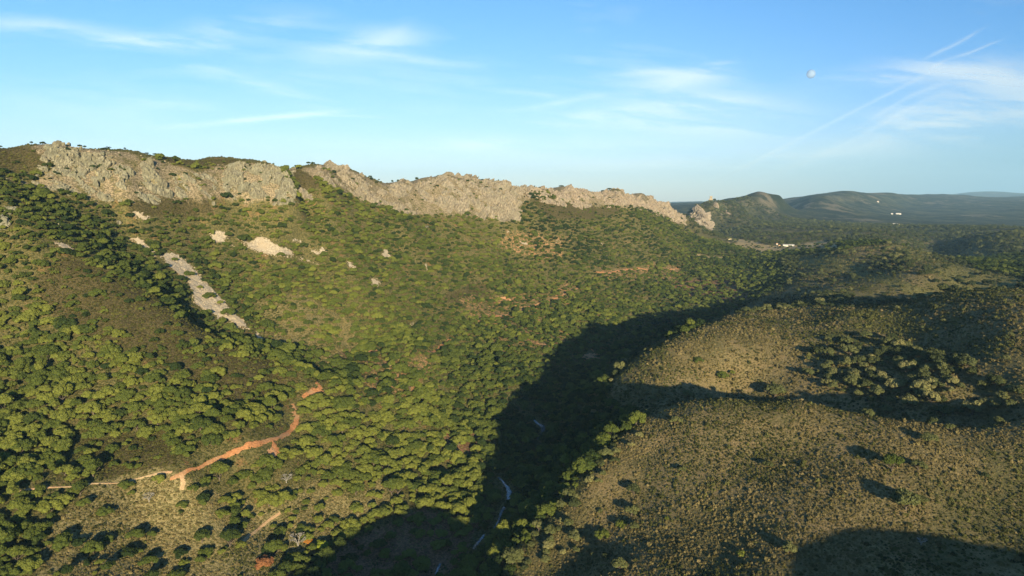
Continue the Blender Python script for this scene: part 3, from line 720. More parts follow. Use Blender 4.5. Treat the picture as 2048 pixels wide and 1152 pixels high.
def trunk_mesh(name, seed, spread=.45, bare=False):
    rng = random.Random(seed); V = []; F = []
    base = (0, 0, -0.25); fork = (rng.uniform(-.05, .05), rng.uniform(-.05, .05), 0.24)
    limb(V, F, base, fork, 0.085, 0.060, 8)
    for i in range(5 if not bare else 8):
        a = i * 2.399 + rng.uniform(-.3, .3); L = rng.uniform(.3, spread)
        e = (L * math.cos(a), L * math.sin(a), rng.uniform(.45, .62) if not bare else rng.uniform(.55, .95))
        limb(V, F, fork, e, 0.040, 0.018, 5)
        for j in range(2 if not bare else 6):
            a2 = a + rng.uniform(-1.1, 1.1); l2 = rng.uniform(.12, .28) * (1.3 if bare else 1)
            e2 = (e[0] + l2 * math.cos(a2), e[1] + l2 * math.sin(a2), e[2] + rng.uniform(.02, .22))
            limb(V, F, e, e2, 0.018, 0.007, 4)
            if bare:
                for q in range(9):
                    a3 = a2 + rng.uniform(-1.3, 1.3)
                    limb(V, F, e2, (e2[0] + .16 * math.cos(a3), e2[1] + .16 * math.sin(a3), e2[2] + rng.uniform(-.02, .12)), 0.009, 0.004, 3)
    return mesh_np(name, np.array(V), np.array(F), smooth=False)
CROWN = [crown_mesh('crown', 11 + i, 2200, 0.054, lobes=[20, 24, 17, 26, 21][i], flat=[.85, .8, .9, .8, .75][i], wide=[1, 1.25, .85, 1.35, 1.1][i], tall=[1, .75, 1.3, .85, 1][i]) for i in range(5)]
CROWN_O = [crown_mesh('crown', 41 + i, 1500, 0.060, lobes=[18, 14, 21][i], flat=.8) for i in range(3)]
TRUNK = [trunk_mesh('trunk', i) for i in range(3)]
for me in CROWN: me.materials.append(OAK)
for me in CROWN_O: me.materials.append(OLIVE)
for me in TRUNK: me.materials.append(BARK)

# paths, stream and screes first: the trees keep clear of them -------------------------------
def spline(pts, step=2.0):
    P = np.array(pts); out = []
    for i in range(len(P) - 1):
        p0 = P[max(i - 1, 0)]; p1 = P[i]; p2 = P[i + 1]; p3 = P[min(i + 2, len(P) - 1)]
        n = max(2, int(np.linalg.norm(p2 - p1) / step))
        for t in np.linspace(0, 1, n, endpoint=False):
            out.append(0.5 * (2 * p1 + (p2 - p0) * t + (2 * p0 - 5 * p1 + 4 * p2 - p3) * t * t + (3 * p1 - p0 - 3 * p2 + p3) * t ** 3))
    out.append(P[-1]); return np.array(out)
def ribbon(name, px, widths, mat, lift=0.12, kind='structure', nacross=9, seed=0, world=None):
    h = hit([p[0] for p in px], [p[1] for p in px], 60, 3000) if world is None else np.array(world)
    ok = ~np.isnan(h[:, 0]); h = h[ok]; w = np.array(widths if hasattr(widths, '__len__') else [widths] * len(px), float)[ok]
    seg = np.concatenate([[0], np.cumsum(np.hypot(*(np.diff(h[:, :2], axis=0).T)))])
    L = spline(h[:, :2], .6)
    sl = np.concatenate([[0], np.cumsum(np.hypot(*(np.diff(L, axis=0).T)))]); sl = sl / sl[-1] * seg[-1]
    ww = np.interp(sl, seg, w) * (1.0 if name == 'stream' else .78)
    T = np.gradient(L, axis=0); T /= np.linalg.norm(T, axis=1)[:, None]; N = np.stack([-T[:, 1], T[:, 0]], 1)
    L = L + N * (0.8 * fbm(sl / 14, sl * 0 + seed, 600, 2))[:, None]
    e1 = 1 + 0.75 * fbm(sl / 3, sl * 0 + 5, 610 + seed, 5, .7); e2 = 1 + 0.75 * fbm(sl / 3, sl * 0 + 9, 620 + seed, 4)
    V = []
    for j, q in enumerate(np.linspace(-1, 1, nacross)):
        off = q * ww / 2 * (e1 if q < 0 else e2)
        x = L[:, 0] + N[:, 0] * off; y = L[:, 1] + N[:, 1] * off
        z = ground(x, y) + lift * (1 if abs(q) < .99 else -2.5) + ZC
        V.append(np.stack([x, y, z], 1))
    V = np.stack(V, 1).reshape(-1, 3); n = len(L)
    i = np.arange(n - 1)[:, None] * nacross; j = np.arange(nacross - 1)[None]
    F = np.stack([i + j, i + nacross + j, i + nacross + j + 1, i + j + 1], -1).reshape(-1, 4)
    link(name, mesh_np(name, V, F), mat, kind=kind)
    return L
def soil_material(name, a, b, c_):
    m, nb = material(name)
    P = nb.node('ShaderNodeNewGeometry').outputs['Position']
    n = nb.noise(P, 0.9, 6, .7); n2 = nb.noise(P, 0.07, 3, .5); n3 = nb.noise(P, 4.0, 3, .6)
    c = nb.mix(nb.ramp(n, .35, .65), a, b); c = nb.mix(nb.m('MULTIPLY', nb.ramp(n2, .5, .6), .8), c, c_)
    c = nb.mix(nb.m('MULTIPLY', nb.ramp(n3, .55, .7), .5), c, tuple(np.array(a) * .5))
    finish(nb, c, 0.95, nb.m('ADD', n, nb.m('MULTIPLY', n3, .4)), .8, .5)
    return m
REDSOIL = soil_material('red_earth', (0.33, 0.145, 0.060), (0.48, 0.225, 0.095), (0.36, 0.22, 0.115))
TANSOIL = soil_material('tan_earth', (0.34, 0.24, 0.13), (0.50, 0.36, 0.20), (0.44, 0.27, 0.15))
SCREE = soil_material('scree_stone', (0.23, 0.195, 0.14), (0.47, 0.395, 0.285), (0.38, 0.31, 0.215))
RED2 = soil_material('eroded_earth', (0.36, 0.18, 0.085), (0.52, 0.28, 0.14), (0.40, 0.26, 0.15))
LINES = []
LINES.append(ribbon('path', [(340,958),(362,950),(390,938),(430,921),(470,904),(505,888),(540,880),(565,872),(582,858),(592,840),(590,822),(586,808)], [2.2,2.6,2.0,2.3,2.6,3.4,2.8,2.2,3.0,4.2,4.0,2.2], REDSOIL))
LINES.append(ribbon('path', [(605,795),(618,788),(630,782),(640,776),(634,764)], [3.0,4.5,6.0,5.5,2.0], REDSOIL))
LINES.append(ribbon('path', [(545,882),(550,896),(545,912)], [2, 5, 3], REDSOIL))
LINES.append(ribbon('path', [(-60,1000),(0,990),(60,980),(120,975),(180,968),(250,964),(300,950),(345,943)], [1.2,1.0,1.8,.7,1.0,.8,1.3,1.0], TANSOIL))
LINES.append(ribbon('path', [(362,950),(365,965),(362,980)], [3,2.5,2], TANSOIL))
LINES.append(ribbon('path', [(668,744),(700,739),(740,737),(782,730)], [1.8,2.4,2.6,1.8], TANSOIL))
LINES.append(ribbon('path', [(855,708),(880,693),(905,676)], [1.8,3.2,2.0], REDSOIL))
LINES.append(ribbon('path', [(960,634),(1000,632),(1040,622),(1080,606),(1110,597),(1130,588),(1155,577)], [1.8,3.5,2.2,2.2,3.2,2.6,2.4], REDSOIL))
LINES.append(ribbon('path', [(1190,544),(1215,546),(1250,540),(1275,537),(1300,541)], [2,3.4,4,4,3], REDSOIL))
LINES.append(ribbon('path', [(1340,540),(1362,534)], [5,5], REDSOIL))
LINES.append(ribbon('path', [(560,1025),(530,1045),(500,1068),(484,1085)], [1.2,1.3,1.4,1.2], TANSOIL))
m, nb = material('stream_water')
n = nb.noise(nb.node('ShaderNodeNewGeometry').outputs['Position'], 2.5, 4, .7)
finish(nb, nb.mix(nb.ramp(n, .5, .62), (0.05, 0.07, 0.08), (0.30, 0.34, 0.38)), 0.2, n, 0.25, 0.15, 0.6); WATER = m  # pale sky glints are put into the water's base colour
STREAMPX = [(1062,832),(1072,845),(1085,856),(1084,868),(1070,884)], [(996,955),(1008,968),(1017,985),(1014,1005),(1004,1022),(994,1048),(985,1060)], [(968,1070),(955,1085),(945,1100)], [(880,1128),(870,1150)]
for px_, w_ in zip(STREAMPX, ([1,1.5,3.2,2.6,.9],[1,1.5,3.4,2.8,1.7,1.3,.9],[1.2,2.0,1.2],[1,1.2])):
    LINES.append(ribbon('stream', px_, w_, WATER, 0.3))
REG['scree'] = [
 [(252,476),(278,476),(300,497),(318,512),(335,506),(360,512),(378,528),(392,540),(404,560),(425,580),(447,600),(462,622),(492,648),(500,660),(470,657),(455,640),(430,632),(408,622),(385,605),(388,585),(372,560),(345,545),(325,520),(300,505)],
 [(420,463),(440,461),(462,470),(452,482),(470,492),(440,488),(425,482)],[(470,474),(500,485),(520,470),(545,485),(575,498),(592,514),(560,512),(520,512),(500,500)],[(592,514),(640,530),(600,522)],
 [(582,476),(600,482),(602,490),(588,486)],[(612,496),(640,500),(658,506),(630,507)],[(690,524),(706,526),(712,540),(700,540)],[(762,503),(778,504),(782,516),(765,514)],
 [(740,556),(760,562),(764,573),(745,568)],[(100,482),(140,490),(152,505),(125,500)],[(250,424),(280,424),(308,442),(280,440)],[(510,660),(530,680),(560,692),(580,704),(545,700),(515,685)],
 [(1008,462),(1018,466),(1012,470)],[(1035,484),(1060,486),(1055,494),(1040,492)],[(1112,480),(1122,484),(1116,490)],[(1200,484),(1207,487),(1203,491)],[(820,645),(836,648),(832,655),(822,654)],[(848,528),(856,538),(850,545)]]
def patch(name, polys, step, lift, mat, jit, kind='structure'):
    poly = [p for q in polys for p in q]
    h = hit([p[0] for p in poly], [p[1] for p in poly], 60, 3000); h = h[~np.isnan(h[:, 0])]
    xs = np.arange(h[:, 0].min() - 5, h[:, 0].max() + 5, step); ys = np.arange(h[:, 1].min() - 5, h[:, 1].max() + 5, step)
    X, Y = np.meshgrid(xs, ys); n, m_ = X.shape; x = X.ravel(); y = Y.ravel(); z = ground(x, y); u, v = project(x, y, z)
    k = np.zeros(u.shape, bool); ju = 1.6 * jit * fbm(x / 6, y / 6, 701, 4); jv = 1.6 * jit * fbm(x / 6, y / 6, 711, 4)
    for p in polys: k |= inpoly(u + ju, v + jv, p)
    r = np.hypot(x, y) / 400.0
    V = np.stack([x, y, z + ZC + lift * np.maximum(r, .6) + 0.55 * fbm(x / 2.2, y / 2.2, 720, 3)], 1)
    i = np.arange(n - 1)[:, None] * m_; j = np.arange(m_ - 1)[None]
    F = np.stack([i + j, i + j + 1, i + m_ + j + 1, i + m_ + j], -1).reshape(-1, 4)
    F = F[k[F].all(1)]
    used = np.unique(F); remap = np.zeros(len(V), np.int64); remap[used] = np.arange(len(used))
    if len(used): link(name, mesh_np(name, V[used], remap[F]), mat, kind=kind)
for p in REG['scree']: patch('scree', [p], 0.7, 0.45, SCREE, 5.5)
REG['bare'] = [[(540,885),(556,895),(552,915),(538,910),(532,895)],[(1045,680),(1080,684),(1100,698),(1070,692)],[(985,600),(1030,596),(1015,606)],[(725,700),(760,706),(740,716)],[(1160,712),(1190,700),(1200,712),(1170,722)],[(870,690),(884,694),(872,702)]]
for p in REG['bare']: patch('bare_earth', [p], 0.8, 0.25, RED2, 7)

# where things grow --------------------------------------------------------------------------
def visible(x, y, z, top=5.0):
    """is the top of a plant standing here in view (not behind a hill)?"""
    ok = np.ones(len(x), bool)
    for t in np.concatenate([np.linspace(0.15, 0.9, 22), np.linspace(.91, .985, 8)]):
        ok &= ground_f(x * t, y * t) < (z + top) * t + 0.5
    return ok
_gx = None
def ground_f(x, y):
    """quick height lookup from a table of bearings and distances"""
    global _gx
    if _gx is None:
        aa = np.linspace(-0.95, 0.95, 500); lr = np.linspace(math.log(40), math.log(9000), 620)
        A, L = np.meshgrid(aa, lr); r = np.exp(L)
        _gx = (aa, lr, ground((np.sin(A) * r).ravel(), (np.cos(A) * r).ravel()).reshape(A.shape))
    aa, lr, G = _gx
    a = np.clip((np.arctan2(x, y) - aa[0]) / (aa[1] - aa[0]), 0, len(aa) - 1.001); l = np.clip((np.log(np.hypot(x, y) + 1e-6) - lr[0]) / (lr[1] - lr[0]), 0, len(lr) - 1.001)
    i = a.astype(int); j = l.astype(int); fa = a - i; fl = l - j
    return (G[j, i] * (1 - fa) + G[j, i + 1] * fa) * (1 - fl) + (G[j + 1, i] * (1 - fa) + G[j + 1, i + 1] * fa) * fl
RNG = np.random.default_rng(5)
def scatter(r0, r1, gap, amax=0.80, amin=-0.80):
    """jittered grid of points in the wedge in front of the camera"""
    n = int(r1 / gap) + 2
    X, Y = np.meshgrid(np.arange(-n, n + 1) * gap, np.arange(0, n + 1) * gap)
    X = X + np.where((np.arange(Y.shape[0]) % 2)[:, None] == 0, gap / 2, 0)
    x = X.ravel(); y = Y.ravel()
    x = x + RNG.uniform(-.42, .42, len(x)) * gap; y = y + RNG.uniform(-.42, .42, len(y)) * gap
    r = np.hypot(x, y); a = np.arctan2(x, y)
    k = (r > r0) & (r < r1) & (a > amin) & (a < amax) & (y > 0)
    x = x[k]; y = y[k]; z = ground_f(x, y)
    u, v = project(x, y, z)
    k = (u > -160) & (u < 2210) & (v < 1330) & visible(x, y, z)
    return x[k], y[k], z[k], u[k], v[k]
def near_lines(x, y, d):
    k = np.zeros(len(x), bool)
    for L in LINES:
        k |= seg_dist(x, y, L[::4] if len(L) > 12 else L) < d
    return k
def wet(x, y):
    k = np.zeros(len(x), bool)
    for L in LINES[-4:]:
        k |= (seg_dist(x, y, L[::3]) < 4.2) | (seg_dist(x * 1.0, y + 3.5, L[::3]) < 4.0)
    return k
def oak_density(x, y, z, u, v):
    right = region('RIGHT', u, v, 8, x, y)
    clump = fbm(x / 26, y / 26, 801, 3)
    d = np.where(clump > -0.42, 0.97, 0.7)
    far = np.hypot(x, y) > 1250
    def R(n, j): return region(n, u, v, j, x, y)
    d = np.where(R('redspots', 14), np.where(clump > -.25, .85, .5), d)
    d = np.where(R('heath', 20), 0.20 + .40 * (clump > .05), d)
    d = np.where(R('hot', 26), 0.42, d)
    d = np.where(R('drygrass', 18), np.where(clump > -.12, .62, .22) * (v < 1170), d)
    d = np.where(R('brown', 12), .45, d)
    d = np.where(R('heathtop', 5), np.where(u > 1000, .5, .06), d)
    d = np.where(R('cliffs', 4), .17, d)
    c2 = fbm(x / 40, y / 40, 811, 3)
    dr = np.where(c2 > .42, .10, .012)
    dr = np.where(R('trees_right', 20), np.where(clump > -.25, .85, .3), dr)
    mid = np.hypot(x, y) > 560
    dr = np.where(mid, np.where(fbm(x / 55, y / 55, 821, 3) > .05, .30, .08), dr)
    dr = np.where(R('greenpatch', 6), .07, dr)
    dr = np.where(R('farforest', 6), .9, dr)
    d = np.where(far, np.where(fbm(x / 120, y / 120, 825, 3) > -.12, .72, .22), d)
    d = d * np.where((v > 1165) & (u < 700), .4, 1.0)
    d = np.where(right & ~far, dr, d)
    d = np.where(R('valley', 10), .85, d)
    d = np.where(R('brow', 10), .62, d)
    d = np.where(R('midtrees', 6), .7, d)
    u2, v2 = project(x, y + 3.5, ground_f(x, y + 3.5))
    d = np.where(region('scree', u2, v2, 2, x, y), d * .28, d)
    d = np.where(R('scree', 2) | False | R('bare', 2), 0.0, d)
    d = np.where(region('field', u, v, 5.0, x, y), .10, d)
    return d, right
# large oaks ---------------------------------------------------------------------------------
parts_ = []
for (r0, r1, gap) in ((140, 460, 4.0), (460, 700, 3.5), (700, 1300, 4.3), (1300, 2700, 8.0)):
    x, y, z, u, v = scatter(r0, r1, gap)
    d, right = oak_density(x, y, z, u, v)
    # behind the ridge crest nothing of the wood shows
    side = (x - CREST[:, 0].mean()) * DN[0] + (y - CREST[:, 1].mean()) * DN[1]
    k = (RNG.uniform(size=len(x)) < d) & ~near_lines(x, y, 2.4) & ~((seg_dist(x, y, LINES[0]) < 3.6) | (seg_dist(x, y + 3.2, LINES[0]) < 3.4) | (seg_dist(x, y + 2, LINES[1]) < 4.0)) & ~wet(x, y)
    cv = np.interp(u, [p[0] for p in PTS[:23]], [p[1] for p in PTS[:23]])
    behind = (v < cv + 5) & (r1 < 1400) & (u < 1380)
    k &= ~behind
    parts_.append(np.stack([x, y, z, u, v, right, np.full(len(x), r0)], 1)[k])
T = np.vstack(parts_)
nT = len(T)
sz = RNG.lognormal(math.log(2.6), 0.33, nT); sz = np.clip(sz, 1.2, 5.0)
c1 = fbm(T[:, 0] / 60, T[:, 1] / 60, 831, 3)
sz *= np.where(T[:, 6] > 1000, 1.1, np.where(np.hypot(T[:, 0], T[:, 1]) > 430, .77, 1.0)) * (1 + .15 * c1)
onspur = region('heath', T[:, 3], T[:, 4], 20, T[:, 0], T[:, 1]); sz[onspur] *= .72
dry_ = region('drygrass', T[:, 3], T[:, 4], 20, T[:, 0], T[:, 1]); sz[dry_] *= .8
sz[region('cliffs', T[:, 3], T[:, 4], 8) | region('heathtop', T[:, 3], T[:, 4], 8)] *= .6
sz[(T[:, 5] > .5) & (np.hypot(T[:, 0], T[:, 1]) < 560)] *= .85
sz[region('trees_right', T[:, 3], T[:, 4], 20, T[:, 0], T[:, 1])] *= 1.25
onc = (T[:, 5] > .5) & (np.hypot(T[:, 0], T[:, 1]) > 560) & (T[:, 6] < 1300); sz[onc] *= 1.25
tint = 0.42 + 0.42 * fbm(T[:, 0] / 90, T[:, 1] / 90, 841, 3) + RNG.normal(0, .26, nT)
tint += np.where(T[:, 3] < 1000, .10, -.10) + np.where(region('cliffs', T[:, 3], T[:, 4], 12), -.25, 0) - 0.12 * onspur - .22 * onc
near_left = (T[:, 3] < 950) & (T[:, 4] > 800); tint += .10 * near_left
olive = ((T[:, 5] > .5) | region('brow', T[:, 3], T[:, 4], 14)) & (T[:, 6] < 1000)
tint = np.clip(tint, 0, 1)
# the 300 that show largest stand as trees of their own
appar = sz / np.hypot(T[:, 0], T[:, 1])
inframe = (T[:, 3] > -10) & (T[:, 3] < 2058) & (T[:, 4] < 1165)
order = np.argsort(-np.where(inframe, appar, 0))
UNIQ = 60
own = order[:300 - UNIQ]
def add_oak(x, y, z, s, tint_, kind_, label, group=None, flatz=1.0, seed=0, leaf=None, name='holm_oak', trunk=None):
    t = bpy.data.objects.new(name, None); COL.objects.link(t)
    t.empty_display_size = 1.0
    t.location = (x, y, z + ZC); t.rotation_euler = (0, 0, RNG.uniform(0, 6.28)); t.scale = (s, s, s * flatz)
    t['label'] = label; t['category'] = 'tree'
    if group: t['group'] = group
    me = (CROWN_O if kind_ else CROWN)
    me = me[seed % len(me)]
    if leaf is not None:
        me = me.copy(); me.materials.clear(); me.materials.append(leaf)
    c = bpy.data.objects.new('crown', me); c['tint'] = float(tint_); COL.objects.link(c); c.parent = t
    k = bpy.data.objects.new('trunk', trunk or TRUNK[seed % 3]); COL.objects.link(k); k.parent = t
    return t, c
CELL = {}
LAND = [('the red path fork', 365, 950), ('the red earth path bend', 590, 850), ('the far path end', 640, 778), ('the pale leafless tree', 573, 965),
        ('the bleached leafless tree', 298, 1003), ('the dead rust-brown oak', 527, 1132), ('the small orange oak', 617, 1092), ('the short tan footpath', 515, 1055), ('the bare red earth patch', 545, 905),
        ('the bottom left corner', 20, 1140), ('the tan path end', 40, 985), ('the pale dry grass clearing', 200, 1080), ('the tip of the big shadow', 610, 1140),
        ('the bright upper stream pool', 1085, 860), ('the bright lower stream bend', 1015, 1000), ('the lowest stream glimpse', 950, 1090), ('the shadow corner', 880, 1000),
        ('the stream foot', 880, 1145), ('the near hill foot', 1180, 1050), ('the two sunlit ravine oaks', 1270, 885), ('the near hill top', 1380, 800),
        ('the largest lone oak', 1812, 1020), ('the bottom right shadow', 1700, 1100), ('the right hill thicket', 1700, 712), ('the dark right gully', 1850, 830), ('the brown bare spur top', 300, 680)]
def place_words(u, v, right, s_, t_, dist):
    size = 'small' if s_ < 2.5 else 'large' if s_ > 3.4 else 'middling'
    hue = 'dark green' if t_ < .33 else 'yellow-green' if t_ > .66 else 'green'
    L = min(LAND, key=lambda q: (q[1] - u) ** 2 + (1.3 * (q[2] - v)) ** 2)
    du, dv = u - L[1], v - L[2]
    far = math.hypot(du, dv)
    how = 'close ' if far < 45 else '' if far < 110 else 'well '
    if abs(du) > 2.2 * abs(dv): w = 'left of' if du < 0 else 'right of'
    elif abs(dv) > 2.2 * abs(du): w = 'above' if dv < 0 else 'below'
    else: w = ('above ' if dv < 0 else 'below ') + ('left of' if du < 0 else 'right of')
    U, V_ = np.array([u]), np.array([v])
    grp = ('oaks along the sunlit brow of the ravine' if region('brow', U, V_, 0)[0] else 'oaks in the shaded ravine' if region('valley', U, V_, 0)[0] else
           'oaks on the dry right hills' if right else 'oaks in the wood of the left slope')
    return '%s %s oak %s%s %s' % (size, hue, how, w, L[0]), grp
PROTO = {}
for n_, i in enumerate(own):
    lab, grp = place_words(T[i, 3], T[i, 4], T[i, 5] > .5, sz[i], tint[i], 0)
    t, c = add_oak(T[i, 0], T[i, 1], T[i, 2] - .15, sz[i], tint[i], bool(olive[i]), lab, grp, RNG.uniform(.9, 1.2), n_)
    PROTO.setdefault(c.data.name, c)
_same = {}
for o in list(COL.objects):
    if o.name.startswith('holm_oak') and 'label' in o: _same.setdefault(o['label'], []).append(o)
_ord = ['second', 'third', 'fourth', 'fifth', 'sixth', 'seventh', 'eighth', 'ninth']
_num = ['', '', 'two', 'three', 'four', 'five', 'six', 'seven', 'eight', 'nine']
for lab, os_ in _same.items():
    if 1 < len(os_) < 10:
        os_.sort(key=lambda o: o.location.x / o.location.y)
        for i, o in enumerate(os_):
            n = len(os_)
            o['label'] = lab + (', leftmost' if i == 0 else ', rightmost' if i == n - 1 else ', %s from left' % _ord[i - 1])
# named individuals --------------------------------------------------------------------------
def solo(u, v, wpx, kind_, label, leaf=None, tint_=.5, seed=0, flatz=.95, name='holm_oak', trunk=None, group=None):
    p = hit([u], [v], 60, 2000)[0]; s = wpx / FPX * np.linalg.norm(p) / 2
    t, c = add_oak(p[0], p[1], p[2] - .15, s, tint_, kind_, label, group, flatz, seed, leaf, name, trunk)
    PROTO.setdefault(c.data.name, c) if leaf is None else None
    return p[0], p[1], s
SOLO = []
def so(*a, **k): SOLO.append(solo(*a, **k))
so(527, 1132, 34, 0, 'dead rust-brown oak in dry grass near the bottom edge, the larger of two', leaf=DEAD, name='dead_oak', seed=1)
so(617, 1092, 20, 0, 'small bright orange oak beside a lime green one, near the big shadow', leaf=GOLD, name='dead_oak', seed=2)
so(640, 1096, 26, 0, 'lime green oak touching the small orange one', leaf=LIME, name='holm_oak', seed=3)
so(1812, 1020, 52, 1, 'largest lone oak on the near right hill, just above the bottom shadow', tint_=.45, seed=0, flatz=1.1)
so(1782, 942, 42, 0, 'dark green oak on the near right hill with a long shadow to its left', tint_=.30, seed=2)
so(1836, 940, 30, 1, 'dusty oak a step right of the dark green one on the near right hill', tint_=.40, seed=1)
so(1844, 1004, 24, 1, 'low bush oak tucked against the right side of the largest lone oak', tint_=.3, seed=1, flatz=.7)
so(1482, 1110, 17, 0, 'small bright green tree alone in dry scrub at the bottom right', tint_=.75, seed=1)
so(1578, 1106, 32, 1, 'pale green oak where the bottom right shadow begins', tint_=.6, seed=2)
so(1364, 944, 20, 1, 'small lone oak on the left shoulder of the near right hill', tint_=.35, seed=2)
so(1334, 1038, 10, 0, 'tiny bright green bush on the near right hill', tint_=.8, seed=1)
so(1397, 724, 20, 0, 'dark green lone tree on the middle right hill, left of a pair', tint_=.4, seed=3)
so(1444, 758, 26, 0, 'left tree of a close pair above the dark gully', tint_=.55, seed=4)
so(1464, 752, 16, 0, 'right, brighter tree of a close pair above the dark gully', tint_=.8, seed=2)
so(1616, 752, 26, 1, 'wide dusty oak alone at the centre of the middle right hill', tint_=.35, seed=1)
so(1549, 795, 44, 1, 'broad oak straddling the crest line of the near right hill', tint_=.35, seed=0)
so(1375, 795, 26, 1, 'pale oak at the top left corner of the near right hill', tint_=.7, seed=2)
so(1350, 850, 30, 1, 'sunlit oak on the left shoulder just below the top of the near right hill', tint_=.55, seed=1)
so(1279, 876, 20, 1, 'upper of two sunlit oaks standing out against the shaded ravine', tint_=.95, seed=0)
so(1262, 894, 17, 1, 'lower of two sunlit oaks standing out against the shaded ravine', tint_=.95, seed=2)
so(1736, 834, 26, 1, 'round oak just under the crest line, right of the centre of the near right hill', tint_=.35, seed=1)
so(1772, 826, 24, 1, 'oak at the crest line beside the dark gully, right of the round oak', tint_=.5, seed=2)
so(1886, 832, 34, 1, 'spreading oak at the crest line further right in the dark gully', tint_=.3, seed=0)
so(1898, 860, 20, 1, 'small oak below the spreading oak at the crest line', tint_=.5, seed=1)
so(1858, 886, 30, 1, 'oak on the right flank of the near right hill, above the dark green one', tint_=.45, seed=2)
so(1205, 1075, 30, 0, 'green oak on the left foot of the near right hill with a round shadow', tint_=.6, seed=1)
so(1243, 1052, 22, 0, 'small green oak above right of the one on the left foot of the hill', tint_=.6, seed=3)
so(1150, 1082, 34, 1, 'dusty round oak on the edge of the bottom ravine shadow', tint_=.6, seed=2)
so(1240, 1140, 36, 1, 'dusty oak at the bottom edge, right of the ravine shadow', tint_=.5, seed=0)
so(1700, 712, 34, 1, 'biggest oak of the thicket on the middle right hill', tint_=.5, seed=0)
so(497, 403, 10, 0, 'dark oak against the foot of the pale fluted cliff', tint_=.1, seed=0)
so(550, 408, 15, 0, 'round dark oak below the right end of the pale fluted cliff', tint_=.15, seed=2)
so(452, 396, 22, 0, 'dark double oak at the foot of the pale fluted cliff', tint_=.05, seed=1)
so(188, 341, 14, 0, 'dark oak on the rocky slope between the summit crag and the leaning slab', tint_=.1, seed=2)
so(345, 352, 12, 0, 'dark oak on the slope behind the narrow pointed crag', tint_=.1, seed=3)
so(350, 523, 14, 0, 'little oak alone near the top of the long pale scree', tint_=.5, seed=0)
so(378, 552, 20, 0, 'spreading oak in the middle of the long pale scree', tint_=.35, seed=1)
so(400, 578, 13, 0, 'yellow-green oak on the long pale scree below the spreading one', tint_=.8, seed=4)
so(418, 596, 22, 0, 'largest oak on the long pale scree', tint_=.3, seed=3)
so(440, 612, 15, 0, 'lime tinted oak touching the largest oak of the scree', tint_=.9, seed=2)
so(456, 634, 30, 0, 'wide oak near the foot of the long pale scree', tint_=.4, seed=0)
so(487, 482, 26, 0, 'wide dark oak between two pale clearings high on the slope', tint_=.2, seed=1)
so(458, 478, 20, 0, 'round oak splitting the first pale clearing high on the slope', tint_=.3, seed=2)
so(607, 497, 20, 0, 'round dark oak between the small pale clearings high on the slope', tint_=.2, seed=4)
# leafless trees: a pale trunk with a haze of bare twigs
BARE = [trunk_mesh('trunk', 70 + i, .5, True) for i in range(2)]
for me in BARE: me.materials.append(PALE)
def bare_tree(u, v, wpx, label, seed):
    p = hit([u], [v], 60, 2000)[0]; s = wpx / FPX * np.linalg.norm(p) / 2 * 1.25
    t = bpy.data.objects.new('bare_tree', BARE[seed % 2]); COL.objects.link(t)
    t.location = (p[0], p[1], p[2] + ZC); t.scale = (s, s, s); t.rotation_euler = (0, 0, seed)
    t['label'] = label; t['category'] = 'tree'; SOLO.append((p[0], p[1], s * .8))
bare_tree(573, 965, 20, 'pale leafless tree in the wood below the red earth path', 1)
bare_tree(298, 1003, 18, 'bleached leafless tree by the pale dry grass at the lower left', 2)
bare_tree(596, 1092, 30, 'wide grey leafless tree left of the small orange oak', 3)
bare_tree(853, 458, 9, 'tiny white leafless tree under the cliffs in the middle of the slope', 4)
bare_tree(1842, 1090, 16, 'pale leafless bush inside the bottom right shadow', 5)
